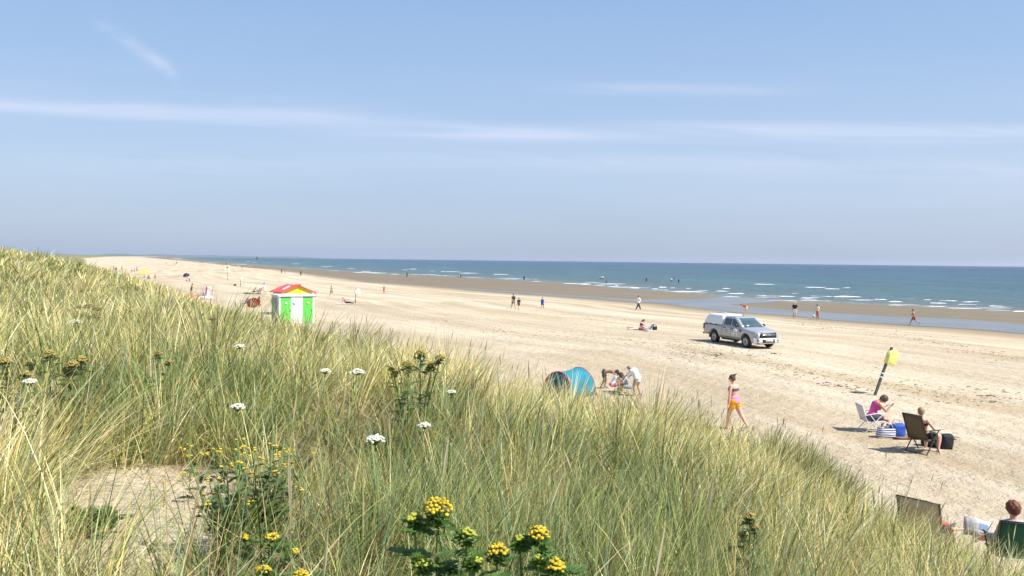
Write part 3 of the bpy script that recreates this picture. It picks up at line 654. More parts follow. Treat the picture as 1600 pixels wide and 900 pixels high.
# ---- the nearest people
person(P(1146, 671), 42, 1.66, 'woman in bikini top and pink and orange shorts walking past the dune grass', dict(legL=(12, 3, 2), legR=(-24, 3, 12), armL=(-4, 12, 6), armR=(8, 8, 14), lean=3, nod=12, look=6), ('bikini', (.10, .09, .13)), ('short_shorts', (.85, .36, .02)), ((.09, .055, .03), 'bun'), 'pink', True, .0065, extras=(('glasses', (.02, .02, .02)), ('wrap', (.85, .22, .50))), heavy=1.2)
chA = P(1361, 674)
PW, JW, offW = person(chA + Vector((0.02, 0, 0)), -92, 1.62, 'woman in a magenta vest top bent over her hands on the white chair', dict(sit=1, lean=4, bend=34, nod=24, legL=(86, 6, 92), legR=(80, 8, 70), armL=(30, 10, 85), armR=(40, 10, 92, -10)), ('tank', (.62, .07, .28)), ('shorts', (.07, .07, .085)), ((.10, .065, .045), 'curly'), 'tan', True, .0065, seat=.36)
chB = P(1438, 706)
person(chB + Vector((.12, .04, 0)), -60, 1.66, 'person with light brown hair in dark shorts lounging in the brown recliner', dict(sit=1, lean=-24, bend=12, nod=4, legL=(80, 14, 76), legR=(84, 12, 98), armL=(8, 20, 50), armR=(30, 26, 60)), ('bikini', (.03, .03, .035)), ('shorts', (.02, .02, .024)), ((.36, .25, .13), 'short'), 'pink', True, .0065, seat=.36)
# group by the tent
gp = 'family playing in the sand beside the teal tent'
person(P(944, 607), -100, 1.22, 'bare chested boy bending over beside the teal tent', dict(legL=(14, 8, 20), legR=(4, 8, 26), armL=(66, 4, 8), armR=(50, 6, 16), lean=78, bend=22, nod=-22), None, ('shorts', (.05, .05, .06)), ((.045, .03, .02), 'short'), 'dark', False, .008, group=gp)
person(P(957, 613), -80, 1.30, 'girl in white top and pink shorts with long dark hair squatting on the sand', dict(SITG, lean=16), ('tank', (.78, .76, .80)), ('short_shorts', (.75, .20, .36)), ((.03, .02, .018), 'long'), 'dark', True, .008, group=gp)
person(P(982, 614), 90, 1.25, 'child in a dark cap and grey shirt sitting and digging', dict(SITG, legL=(96, 18, 60), legR=(104, 14, 80)), ('tshirt', (.42, .45, .52)), ('shorts', (.25, .28, .33)), ((.05, .035, .03), 'short'), 'tan', False, .008, group=gp, extras=(('cap', (.06, .06, .065)),))
person(P(995, 619), 55, 1.24, 'child in an oversized white shirt stooping over the one who digs', dict(legL=(16, 6, 22), legR=(4, 6, 22), armL=(36, 6, 20), armR=(30, 8, 20), lean=20, bend=30, nod=22), ('loose', (.80, .80, .82)), ('shorts', (.42, .33, .26)), ((.36, .24, .12), 'short'), 'tan', False, .008, group=gp, heavy=1.22)
# ---- middle distance
person(P(802, 482.6), -150, 1.72, 'man in black T shirt and olive shorts walking with a boy', WALK, ('tshirt', (.035, .03, .035)), ('shorts', (.20, .16, .09)), ((.20, .11, .06), 'short'), 'tan', group='walkers on the open sand')
person(P(810.5, 484), -150, 1.34, 'boy in a dark outfit and cap walking beside the man in olive shorts', WALK2, ('tshirt', (.03, .025, .035)), ('shorts', (.09, .05, .07)), ((.06, .04, .03), 'short'), 'fair', group='walkers on the open sand', extras=(('cap', (.07, .08, .12)),))
person(P(847.5, 483), 160, 1.36, 'boy in a bright blue shirt walking alone on the sand', WALK2, ('long', (.03, .13, .50)), ('shorts', (.04, .08, .25)), ((.03, .02, .02), 'short'), 'tan', group='walkers on the open sand')
person(P(997.5, 484.5), -70, 1.80, 'heavy man in white shirt and dark trousers striding along the sand', dict(WALK, legL=(26, 2, 4), legR=(-24, 2, 10)), ('loose', (.80, .80, .82)), ('trousers', (.04, .035, .06)), ((.10, .07, .05), 'short'), 'pink', group='walkers on the open sand', heavy=1.16)
person(P(1165.5, 491.5), 100, 1.55, 'person in red top and lime shorts bending behind the pickup truck', dict(BENDP, lean=50), ('tshirt', (.42, .03, .06)), ('shorts', (.68, .72, .12)), ((.15, .03, .03), 'short'), 'fair', True)
person(P(1241.5, 497.5), 150, 1.80, 'man in black T shirt and white shorts standing by the pool', STAND, ('tshirt', (.02, .02, .025)), ('shorts', (.78, .76, .74)), ((.40, .28, .18), 'bald'), 'pink')
person(P(1277.5, 500), 120, 1.70, 'person in white top and orange skirt bending a knee with a ball beside them', dict(STAND, legL=(20, 8, 40), legR=(-2, 4, 2), armL=(10, 22, 30), armR=(30, 10, 50), lean=8), ('tshirt', (.74, .68, .66)), ('shorts', (.60, .14, .08)), ((.22, .10, .05), 'short'), 'dark', True)
bl = MB(); bl.ell((0, 0, .13), (.13, .13, .13), None, 20, 14); b_ = bl.build('beach_ball', cm((.80, .76, .45), .4)); b_.location = P(1271.5, 495.5); tag(b_, 'pale yellow beach ball beside the person in an orange skirt', 'ball')
person(P(1427.5, 508), 60, 1.66, 'swimmer in red trunks jogging along the edge of the pool', RUN, None, ('shorts', (.42, .10, .07)), ((.10, .06, .04), 'short'), 'tan')
person(P(518, 463), 75, 1.45, 'boy in a green shirt walking near the kiosk', dict(WALK, legR=(-24, 2, 20)), ('tshirt', (.16, .22, .15)), ('shorts', (.15, .20, .16)), ((.05, .035, .03), 'short'), 'fair')
person(P(600, 459), 180, 1.25, 'child in red swimwear with arms held out on the open sand', dict(STAND, armL=(10, 62, 0, 60), armR=(10, 66, 0, 70), legL=(14, 3, 20)), ('tank', (.60, .08, .07)), ('briefs', (.60, .05, .05)), ((.03, .02, .02), 'short'), 'tan', True)
person(P(541, 474.5), -85, 1.66, 'sunbather in white sun hat reclining on a towel by the lifebuoy post', dict(LIE, lie=52, armR=(-30, 20, 20)), ('tank', (.55, .14, .08)), ('trousers', (.03, .03, .035)), ((.3, .2, .1), 'short'), 'tan', True, extras=(('sunhat', (.8, .78, .7)),), seat=.03)
person(P(1001, 516), -82, 1.66, 'woman with dark hair sitting in the sand beside the blue chair', dict(SITG, lean=0, bend=22), ('bikini', (.03, .03, .04)), ('shorts', (.30, .10, .12)), ((.09, .05, .03), 'pony'), 'pink', True, .009, seat=.02)
# ---- further along the beach
person(P(291, 439), -80, 1.2, 'small figure in white top seated under the dark parasol', SITG, ('tshirt', (.72, .70, .70)), ('shorts', (.12, .10, .14)), ((.04, .03, .03), 'short'), 'tan', seat=.02, vox=.02)
person(P(296, 440), 100, 1.2, 'figure in a pale blue top and dark leggings standing under the dark parasol', STAND, ('tshirt', (.68, .70, .78)), ('trousers', (.12, .12, .16)), ((.05, .04, .04), 'short'), 'fair', vox=.02)
person(P(299, 463), -60, 1.62, 'woman in dark swimsuit and hat standing by the pink airbed', dict(STAND, lean=10, legR=(-8, 5, 10), armL=(30, 10, 60)), ('tank', (.05, .045, .03)), ('briefs', (.05, .045, .03)), ((.18, .07, .05), 'short'), 'tan', True, extras=(('sunhat', (.24, .06, .05)),), vox=.02)
person(P(396, 457), -70, 1.5, 'bare shouldered person sitting on the green and red towels', SITG, None, ('shorts', (.05, .05, .09)), ((.05, .035, .03), 'short'), 'tan', seat=.03, vox=.02)
person(P(402, 459), -80, 1.6, 'person in a pale pink top sitting before the dark red chair', SITG, ('tshirt', (.74, .62, .58)), ('shorts', (.7, .66, .64)), ((.06, .04, .03), 'short'), 'pink', True, seat=.03, vox=.02)
person(P(414, 461), 60, 1.62, 'person in a pale blue shirt standing behind the dark red chair', dict(STAND, lean=14), ('tshirt', (.60, .68, .78)), ('shorts', (.72, .70, .70)), ((.06, .05, .04), 'short'), 'fair', vox=.02)
person(P(401, 479.5), -100, 1.72, 'man in a dark shirt and navy shorts sitting beside the red umbrella', dict(SITCH, lean=10), ('tshirt', (.06, .05, .06)), ('shorts', (.05, .06, .16)), ((.06, .04, .03), 'short'), 'tan', seat=.22, vox=.012)
far = [(178, 423.5, 1.72, 0, 'dark clad person standing alone behind the dune crest', 'tshirt', (.10, .09, .08), 'trousers', (.12, .11, .12)), (181.5, 425.5, 1.7, 0, 'person in dark maroon standing above the turquoise tent', 'tshirt', (.12, .02, .05), 'trousers', (.08, .03, .05)), (187.5, 429.5, 1.6, 60, 'person in a slate shirt sitting on the right of the turquoise tent', 'tshirt', (.16, .24, .32), 'shorts', (.3, .35, .4)), (190.5, 423, 1.7, 40, 'person in a dark red top running near the turquoise tent', 'tank', (.35, .04, .02), 'shorts', (.35, .08, .04)), (206, 427, 1.72, -60, 'first of three walkers, in white with dark shorts', 'tshirt', (.70, .70, .70), 'shorts', (.05, .06, .07)), (210, 427.3, 1.6, -60, 'middle of three walkers, in a bright pink top', 'tshirt', (.70, .16, .24), 'shorts', (.10, .02, .03)), (214, 426.2, 1.74, -60, 'last of three walkers, in slate blue', 'tshirt', (.12, .18, .24), 'shorts', (.10, .12, .16)), (242.5, 439, 1.5, 0, 'bare skinned child standing right of the yellow parasol', 'bikini', (.6, .3, .35), 'briefs', (.15, .14, .16)), (199, 434, 1.2, 0, 'small child in orange by the dune edge', 'tshirt', (.6, .2, .1), 'shorts', (.5, .3, .2)), (354, 414.2, 1.75, 0, 'dark figure by the surf above the warning sign', 'tshirt', (.06, .05, .06), 'trousers', (.1, .09, .1)), (372.3, 419.5, 1.75, 100, 'walker in white with dark legs near the wet sand', 'loose', (.8, .8, .8), 'shorts', (.08, .08, .1)), (378, 419.4, 1.7, 100, 'walker in dark clothes beside the one in white near the wet sand', 'tshirt', (.10, .08, .08), 'trousers', (.14, .12, .12)), (440, 426.8, 1.75, 0, 'figure in maroon on the brown wet sand', 'tshirt', (.16, .05, .08), 'trousers', (.10, .06, .08)), (445.3, 427, 1.7, 0, 'slim figure in slate blue on the brown wet sand', 'tshirt', (.20, .26, .34), 'trousers', (.2, .22, .28)), (470, 431, 1.75, 0, 'dark stocky figure on the dry sand above the kiosk roof', 'tshirt', (.04, .035, .04), 'trousers', (.05, .05, .05)), (276, 412.5, 1.7, 0, 'far dark walker near the distant surf', 'tshirt', (.05, .05, .06), 'trousers', (.06, .06, .07)), (250, 407.3, 1.7, 0, 'far pale walker on the distant wet sand', 'tshirt', (.7, .68, .64), 'shorts', (.6, .5, .4)), (260, 412.4, 1.6, 0, 'far walker in pale clothes on the distant dry sand', 'tshirt', (.72, .66, .6), 'shorts', (.2, .15, .13)), (273, 415, 1.5, 0, 'far walker with red shorts on the distant sand', 'tshirt', (.6, .5, .45), 'shorts', (.4, .1, .1)), (636, 433.2, 1.7, 0, 'dark figure standing at the edge of the surf', 'tshirt', (.07, .06, .06), 'trousers', (.1, .09, .09)), (819, 440.5, 1.78, 0, 'dark shirted figure standing at the water line', 'tshirt', (.05, .05, .09), 'shorts', (.10, .08, .12)), (831.5, 441, 1.2, 30, 'child in red standing at the water line', 'tank', (.55, .12, .12), 'shorts', (.45, .12, .10))]
for i, (px, py, h, fc, lb, k1, c1, k2, c2) in enumerate(far):
    ps = STAND if i % 3 == 0 else (WALK if i % 3 == 1 else WALK2)
    person(P(px, py), fc + (i * 37) % 60 - 30, h, lb, ps, (k1, c1), (k2, c2), ((.05, .035, .03), 'short'), 'tan', vox=.025, group='walkers far along the beach')
person(P(207, 435), 0, 1.7, 'person in a blue top sitting at the dune edge left of the parasol', SITG, ('tshirt', (.12, .20, .42)), ('shorts', (.1, .15, .3)), ((.04, .03, .03), 'short'), 'tan', seat=.05, vox=.02)
person(P(226, 436.5), 30, 1.7, 'person in slate blue lying propped under the yellow parasol', SITG, ('tshirt', (.10, .16, .28)), ('shorts', (.7, .7, .72)), ((.04, .03, .03), 'short'), 'tan', seat=.05, vox=.02)
person(P(233.5, 437.5), 60, 1.7, 'person in a dark top sitting on a low chair right of the parasol', SITG, ('tshirt', (.38, .14, .08)), ('shorts', (.06, .05, .05)), ((.04, .03, .03), 'short'), 'tan', seat=.25, vox=.02)
# ---- bathers standing in the sea (their legs are under water)
bath = [(1010, 439.6, 'lone bather in a dark wetsuit standing in the shallows left of three others', (.05, .06, .08)), (1049.5, 439.5, 'bather in a white top splashing with two companions', (.75, .75, .75)), (1053, 437.2, 'dark bather furthest out of the group of three', (.05, .06, .09)), (1060.5, 441.5, 'bather in black nearest the beach of the group of three', (.03, .035, .05)), (938, 436.3, 'pale bather on the left of the far pair', (.70, .62, .58)), (942, 436, 'bather in white on the right of the far pair', (.72, .74, .76)), (948, 443.2, 'dark bather just beyond the breaking wave', (.06, .05, .07)), (717, 434, 'bather in white among the surf at left', (.72, .74, .76)), (720, 433.6, 'dark bather among the surf beside the one in white', (.06, .07, .10)), (331, 408.5, 'tiny far bather in the distant shallows', (.10, .09, .09))]
for i, (px, py, lb, c1) in enumerate(bath):
    p_ = on_z(px, py, 0)
    person(Vector((p_[0], p_[1], -.55)), 40 * i, 1.72, lb, dict(STAND, armL=(20, 30, 30), armR=(30, 24, 20)), ('tshirt', c1), ('shorts', (.06, .06, .10)), ((.05, .035, .03), 'short'), 'tan', vox=.02, group='bathers in the sea')

# ------------------------------------------------------------------ pickup truck with hard canopy
M_sil = mat('silver_paint', (.42, .43, .44), .34, .25, var=.04, scale=3, coat=.6)
M_wht = mat('gelcoat_and_sunlit_white', (.78, .79, .80), .35, var=.03, coat=.3)
M_blk = mat('black_plastic', (.018, .018, .02), .5, var=.1)
M_rub = mat('tyre_rubber', (.035, .032, .03), .85, var=.25, scale=9)
M_stl = mat('wheel_steel', (.42, .43, .45), .4, .7, var=.08)
M_gls = mat('dark_glass', (.012, .016, .022), .05, 0, var=.05, coat=.8)
M_wsc = mat('windscreen_glass', (.06, .095, .10), .05, 0, var=.5, scale=1.2, coat=.8)
M_chr = mat('bright_trim', (.75, .76, .78), .2, .9, var=.03)
M_red = mat('red_lens', (.45, .01, .01), .2, var=.05)
M_lmp = mat('lamp_glass', (.40, .42, .46), .12, .3, var=.05)
M_sgn = mat('sign_white', (.78, .78, .76), .6, var=.03)
M_ink = mat('sign_ink', (.02, .02, .025), .6, var=.02)
M_redink = mat('sign_red_ink', (.62, .16, .12), .6, var=.02)
tr = thing('pickup_truck', 'silver double cab pickup truck with white canopy parked on the sand', 'pickup truck', P(1158, 538.5), R(0))
XR, XF, AZ, WR = 1.20, 4.42, .39, .385
def wx_(x): return .925 - .16 * float(ss(np.array(x), 4.75, 5.36)) ** 1.3 - .05 * (1 - float(ss(np.array(x), 0, .35)))
def zlo(x):
    z_ = .43 if 1.2 < x < 4.4 else (.50 if x <= 1.2 else .36)
    for xc in (XR, XF):
        if abs(x - xc) < .50: z_ = max(z_, AZ + math.sqrt(.50 ** 2 - (x - xc) ** 2))
    return z_
def zhi(x): return 1.19 if x < 3.9 else 1.19 - .13 * float(ss(np.array(x), 3.9, 5.2)) - .10 * float(ss(np.array(x), 5.12, 5.38))
xs = sorted(set([0, .04, .1] + [round(v, 3) for v in np.arange(.15, 5.2, .035)] + [5.2, 5.26, 5.31, 5.35, 5.38]))
body = MB(); rings = []
for x in xs:
    w = wx_(x); a, b = zlo(x), zhi(x); fl = .025 * max(0, 1 - min(abs(x - XR), abs(x - XF)) / .62)
    half = [(w - .16, a), (w - .015 + fl, a), (w + fl, a + (b - a) * .25), (w + fl * .6, a + (b - a) * .55), (w - .012, a + (b - a) * .85), (w - .045, b - .01), (w - .10, b + .012), (w * .5, b + (.045 if x > 3.9 else .0)), (0, b + (.05 if x > 3.9 else 0))]
    rings.append([Vector((x, y, z_)) for y, z_ in half] + [Vector((x, -y, z_)) for y, z_ in half[:-1][::-1]])
body.loft(rings)
bd = body.build('body', M_sil, tr, bevel=0)
# greenhouse: rounded rings stacked upward
def rr_ring(x0, x1, hw, z_, rad, n=6, slope=0):
    out = []
    for (cx, cy, a0) in ((x1 - rad, hw - rad, 0), (x0 + rad, hw - rad, 90), (x0 + rad, -hw + rad, 180), (x1 - rad, -hw + rad, 270)):
        for k in range(n):
            a = R(a0 + 90 * k / (n - 1)); out.append(Vector((cx + rad * math.cos(a), cy + rad * math.sin(a), z_)))
    return out
cabm = MB(); cabm.loft([rr_ring(1.99, 4.12, .86, 1.16, .10), rr_ring(2.0, 3.86, .82, 1.34, .11), rr_ring(2.03, 3.50, .765, 1.60, .12), rr_ring(2.07, 3.28, .73, 1.745, .13), rr_ring(2.14, 3.14, .68, 1.79, .16), rr_ring(2.3, 2.95, .55, 1.805, .2)])
cabm.build('cab', M_sil, tr)
cp = MB(); cp.loft([rr_ring(.02, 1.975, .89, 1.20, .06), rr_ring(.06, 1.975, .875, 1.30, .08), rr_ring(.17, 1.97, .82, 1.58, .12), rr_ring(.30, 1.96, .76, 1.76, .14), rr_ring(.42, 1.93, .68, 1.835, .16), rr_ring(.62, 1.85, .52, 1.86, .2)])
cpo = cp.build('canopy', M_wht, tr)
for k in (.35, .85, 1.40):
    for s in (-1, 1): MB().box((k, s * .925, 1.185), (.16, .03, .055)).build('latch', M_blk, cpo)
rl = MB()
for s in (-1, 1): rl.tube([(.75, s * .42, 1.86), (.78, s * .42, 1.90), (1.75, s * .42, 1.90), (1.78, s * .42, 1.86)], .014, 6)
rl.build('roof_rail', M_blk, cpo)
def sidept(x, z_, s, off=.006):                             # follows the flat of the cab side
    return Vector((x, s * (np.interp(z_, [1.16, 1.34, 1.60, 1.745], [.86, .82, .765, .73]) + off), z_))
for s in (-1, 1):
    for nm, poly in (('rear_window', [(2.16, 1.24), (2.90, 1.24), (2.90, 1.66), (2.30, 1.66), (2.20, 1.60)]), ('front_window', [(2.97, 1.24), (3.72, 1.24), (3.58, 1.38), (3.30, 1.58), (3.16, 1.66), (2.97, 1.66)])):
        g = MB(); outp = [sidept(x, z_, s) for x, z_ in poly]; inn = [p_ - Vector((0, s * .02, 0)) for p_ in outp]; g.loft([inn, outp]); g.build(nm, M_gls, tr, smooth=False)
# windscreen
g = MB(); gg = []
for (x, z_, hw) in ((4.055, 1.215, .76), (3.86, 1.35, .745), (3.62, 1.52, .70), (3.34, 1.715, .64)):
    gg.append([Vector((x + .045 - .10 * abs(u_) ** 2.5, hw * u_, z_)) for u_ in np.linspace(-1, 1, 11)])
g.sheet(gg, -.012); ws = g.build('windscreen', M_wsc, tr)
wp = MB()
for y0 in (-.45, .15): wp.tube([(4.12, y0, 1.215), (4.02, y0 + .45, 1.285)], .009, 5)
wp.build('wiper', M_blk, ws)
sr = MB()
for y0 in (-.36, .36): sr.box((3.55, y0, 1.30), (.1, .34, .02))
dk = MB(); dk.box((4.02, 0, 1.225), (.16, 1.3, .02)); dk.build('scuttle', M_blk, tr)
# wheels
for xc in (XR, XF):
    for s in (-1, 1):
        w = thing('wheel', None, None, (xc, s * .80, WR)); w.parent = tr
        m_ = MB(); m_.lathe([(.24, -.11), (.30, -.125), (.365, -.115), (WR, -.085), (WR + .002, -.03), (WR, 0), (WR + .002, .03), (WR, .085), (.365, .115), (.30, .125), (.24, .11), (.24, -.11)], 'y', 40, cap=False); m_.build('tyre', M_rub, w)
        m_ = MB(); m_.lathe([(.245, -.105), (.245, s * .02), (.245, s * .10), (.225, s * .108), (.205, s * .07), (.17, s * .055), (.10, s * .085), (.03, s * .09), (.001, s * .09)] if s > 0 else [(.245, .105), (.245, s * .02), (.245, s * .10), (.225, s * .108), (.205, s * .07), (.17, s * .055), (.10, s * .085), (.03, s * .09), (.001, s * .09)], 'y', 40); m_.build('rim', M_stl, w)
        h_ = MB()
        for k in range(8):
            a = k * math.pi / 4; h_.ell((.165 * math.cos(a), s * .062, .165 * math.sin(a)), (.028, .012, .028), Matrix.Rotation(-a, 3, 'Y'), 10, 6)
        h_.build('rim_hole', M_blk, w)
        MB().lathe([(.001, s * .088), (.048, s * .088), (.048, s * .118), (.035, s * .128), (.001, s * .128)], 'y', 20).build('hub_cap', M_blk, w)
ch = MB(); ch.box((2.65, 0, .50), (4.9, 1.1, .30))
for xc in (XR, XF): ch.box((xc, 0, .82), (1.05, 1.56, .50))
ch.box((2.75, 0, .9), (2.2, 1.6, .4)); ch.tube([(XR, -.7, AZ), (XR, .7, AZ)], .06, 8); ch.tube([(XF, -.7, AZ), (XF, .7, AZ)], .05, 8)
for s in (-1, 1): ch.tube([(2.0, s * .86, .36), (3.6, s * .86, .36)], .045, 8, True)
ch.box((5.05, 0, .34), (.35, 1.2, .12)); ch.build('underbody', M_blk, tr)
for s in (-1, 1):
    mf = MB(); mf.box((XR - .50, s * .80, .48), (.025, .26, .36)); mf.build('mudflap', M_blk, tr)
rb = MB(); rb.tube([(-.10, -.80, .52), (-.14, 0, .52), (-.10, .80, .52)], .065, 8, True); rb.build('rear_bumper', M_blk, tr)
# front end
bump = MB(); rg = []
for y in np.linspace(-.88, .88, 17):
    xb = 5.47 - .20 * abs(y / .88) ** 2.6
    rg.append([Vector((xb - .22, y, .34)), Vector((xb - .02, y, .35)), Vector((xb + .02, y, .46)), Vector((xb + .015, y, .60)), Vector((xb - .02, y, .68)), Vector((xb - .22, y, .70))])
bump.loft(rg); bump.build('front_bumper', M_wht, tr)  # silver bumper painted white, its sunlit look put into the colour
def face_pt(y, z_, off=.0): return Vector((5.395 - .16 * abs(y / .88) ** 2.6 + off + .02 - .10 * max(0, z_ - .8), y, z_))
gr_ = MB(); rows = []
for z_ in (.67, .80, .90, 1.0): rows.append([face_pt(y, z_, .035) for y in np.linspace(-.60, .60, 9)])
gr_.sheet(rows, .03); gro = gr_.build('grille', M_blk, tr)
b2 = MB(); b2.tube([face_pt(y, .865, .055) for y in np.linspace(-.47, .47, 9)], .017, 8, True); b2.build('grille_bar', M_chr, gro)
b3 = MB(); b3.ell(face_pt(0, .865, .075), (.02, .11, .045), None, 18, 8); b3.build('oval_badge', mat('badge_blue', (.30, .34, .45), .3), gro)
lg = MB(); lg.sheet([[Vector((5.495 - .20 * abs(y / .88) ** 2.6, y, z_)) for y in np.linspace(-.44, .44, 9)] for z_ in (.40, .50, .61)], .03); lg.build('lower_grille', M_blk, tr)
npl = MB(); npl.box((5.515, 0, .52), (.012, .52, .115)); pl = npl.build('number_plate', M_sgn, tr)
text_obj('plate_text', '12 D 8641', .09, M_ink, pl, Matrix(((0, 0, 1, 5.523), (1, 0, 0, 0), (0, 1, 0, .52), (0, 0, 0, 1))))
for s in (-1, 1):
    hl = MB(); rows = []
    for z_, y1, xk in ((.81, .76, 0), (.90, .84, 0), (.985, .86, 0)):
        rows.append([face_pt(s * y, z_, .028) if y < .80 else Vector((5.06 + (.86 - y) * 2.2, s * (.885), z_)) for y in np.linspace(.62, y1, 8)])
    hl.sheet(rows, .03 * s); hl.build('headlight', M_lmp, tr)
    fb = MB(); fb.ell((5.34, s * .66, .53), (.07, .13, .055), Matrix.Rotation(-s * .35, 3, 'Z'), 14, 8); fb.build('fog_lamp', M_blk, tr)
    mi = MB(); mi.box((3.66, s * .92, 1.245), (.05, .14, .03)); mi.ell((3.66, s * 1.02, 1.29), (.08, .12, .085), None, 14, 10); mi.build('side_mirror', M_blk, tr)
    tl = MB(); tl.box((.035, s * .885, .98), (.10, .07, .36)); tl.build('tail_light', M_red, tr, bevel=.015)
    for hx in (2.32, 3.15): MB().tube([(hx - .10, s * .935, 1.075), (hx, s * .955, 1.08), (hx + .10, s * .935, 1.075)], .02, 6, True).build('door_handle', M_blk, tr)
    v_ = MB(); v_.loft([[Vector((x, s * y_, z_)) for x, z_ in ((3.86, 1.08), (4.05, 1.05), (4.0, .93), (3.93, .94))] for y_ in (.90, .942)]); v_.build('wing_vent', M_blk, tr)
    sm = MB()
    for x in (2.02, 2.93, 3.86): sm.box((x, s * .921, .84), (.012, .014, .62))
    sm.box((2.94, s * .921, .53), (1.85, .014, .01)); sm.box((1.0, s * .92, 1.175), (1.9, .014, .012)); sm.build('door_seam', M_blk, tr)
    sg = MB(); sg.box((3.36, s * .930, .845), (.64, .012, .46)); so = sg.build('magnetic_sign', M_sgn, tr)
    Mt = lambda x, z_: Matrix(((-s, 0, 0, x), (0, 0, s, s * .938), (0, 1, 0, z_), (0, 0, 0, 1)))
    text_obj('sign_text', 'Day To', .11, M_ink, so, Mt(3.36 - (-s) * .13, .99)); text_obj('sign_text', 'Beach Warden', .095, M_ink, so, Mt(3.36, .865)); text_obj('sign_text', 'Fingal', .085, M_ink, so, Mt(3.36 + (-s) * .06, .71))
    s2 = MB(); s2.box((2.50, s * .930, .86), (.26, .012, .22)); s2o = s2.build('door_decal', mat('decal_pink', (.62, .50, .46), .6), tr)
    text_obj('decal_text', 'BEACH', .075, M_redink, s2o, Mt(2.50, .90)); text_obj('decal_text', 'patrol', .06, M_ink, s2o, Mt(2.50, .81))
an = MB(); an.tube([(3.02, 0, 1.80), (2.92, 0, 2.05)], .006, 5); an.ell((3.02, 0, 1.81), (.03, .03, .02)); an.build('antenna', M_blk, tr)
ang = R(-70)                                                # heading: right and towards the camera
c0 = Vector(((XR + XF) / 2, 0, 0)); p_ = P(1158, 538.5)
Rm = Matrix.Rotation(ang, 3, 'Z'); o_ = p_ - Rm @ c0; tr.location = o_; tr.rotation_euler = (0, 0, ang)
tr.location.z = gz(p_.x, p_.y) - .005

# ------------------------------------------------------------------ kiosk (toilet block) and lifeguard hut
M_grn = mat('green_panel', (.10, .62, .08), .5, var=.05, scale=2)
M_kw = mat('white_panel', (.80, .80, .80), .5, var=.04, scale=2)
M_gd = mat('green_dark', (.09, .20, .08), .6, var=.1)
kp = on_z(462, 506, 1.0); kz = gz(kp[0], kp[1])
kk = thing('toilet_kiosk', 'white beach toilet block with two bright green doors', 'toilet block', (kp[0] - .5, kp[1] + 1.1, kz), R(32))
W2 = 1.46; kk.scale = (.93, .93, .88)
MB().box((0, .0, 1.17), (2 * W2, 2.1, 2.34)).build('wall', M_kw, kk, smooth=False)
MB().box((0, 0, 2.40), (2 * W2 + .16, 2.3, .13)).build('roof', M_kw, kk, smooth=False, bevel=.02)
MB().box((-W2 - .012, .25, 1.15), (.02, 1.55, 2.1)).build('side_panel', mat('faded_side', (.42, .46, .40), .7, var=.35, scale=3), kk, smooth=False)
MB().box((-W2 - .016, .98, 1.15), (.03, .16, 2.1)).build('corner_post', M_grn, kk, smooth=False)
for s, colr in ((-1, (.55, .60, .58)), (1, (.75, .55, .30))):
    MB().box((s * .90, -1.055, 2.235), (.80, .04, .10)).build('door_lintel', M_gd, kk, smooth=False)
    d_o = MB().box((s * .90, -1.06, 1.11), (.80, .04, 2.13)); d_o = d_o.build('door', M_grn, kk, smooth=False)
    MB().lathe([(.001, 0), (.125, 0), (.125, -.012), (.001, -.012)], 'y', 24, (s * .90, -1.082, 1.72)).build('round_sign', cm(colr, .6), d_o)
    ic = MB(); ic.ell((s * .90, -1.10, 1.79), (.022, .006, .022)); ic.box((s * .90, -1.10, 1.70), (.07, .008, .10)); ic.build('person_symbol', cm((.75, .75, .75) if s < 0 else (.7, .25, .12), .6), d_o)
    MB().box((s * .90 + .32, -1.10, 1.1), (.05, .05, .12)).build('door_handle', M_blk, d_o, bevel=.01)
lgm = MB()
for i_, j_ in ((0, 2), (0, 1), (1, 2), (1, 1), (1, 0), (2, 1), (2, 0)): lgm.box((-.34 + .075 * i_, -1.062, 1.66 + .06 * j_ - .025 * i_), (.06, .02, .05), Matrix.Rotation(R(40), 3, 'Y'))
lgm.build('logo', cm((.10, .14, .34), .6), kk, smooth=False)
Mk = lambda x, z_: Matrix(((1, 0, 0, x), (0, 0, -1, -1.056), (0, 1, 0, z_), (0, 0, 0, 1)))
text_obj('lettering', 'NINGEAT', .13, cm((.40, .42, .45), .6), kk, Mk(.17, 1.71)); text_obj('lettering', 'toilets', .07, cm((.5, .5, .52), .6), kk, Mk(.18, 1.58)); text_obj('lettering', 'seirbhisi poibli', .10, cm((.4, .42, .46), .6), kk, Mk(0, 2.1))
MB().box((0, -1.056, 2.03), (.74, .012, .015)).build('line_mark', cm((.4, .42, .46), .6), kk)

hpz = on_z(457, 494, 1.0)
hut = thing('lifeguard_hut', 'lifeguard hut with red gable roof and yellow boarded front behind the toilet block', 'beach hut', (hpz[0] - .85, hpz[1] + 3.0, gz(*hpz)), R(36))
M_rr = mat('red_roof', (.66, .10, .07), .5, var=.08, scale=2); M_yl = mat('yellow_board', (.80, .66, .02), .5, var=.04)
hut.scale = (.92, .92, .96); HW, HD, EZ, RZ = 1.40, 1.5, 2.12, 2.66
wl = MB(); wl.prism([(-HW, 0), (HW, 0), (HW, EZ), (0, RZ - .03), (-HW, EZ)], 2 * HD); wl.build('wall', mat('hut_white', (.80, .79, .74), .6), hut, smooth=False)
gb = MB()
for i_ in range(5):
    z0 = EZ - .16 + i_ * .13; hw = (HW - .12) if z0 < EZ else (HW - .12) * max(.05, (RZ - z0 - .12) / (RZ - EZ)); gb.box((0, -HD - .012, z0 + .06), (2 * hw, .025, .122))
gb.build('gable_boards', M_yl, hut, smooth=False)
MB().box((0, -HD - .03, 2.70), (.55, .05, .20)).build('ridge_plate', M_rr, hut, smooth=False)
rf = MB()
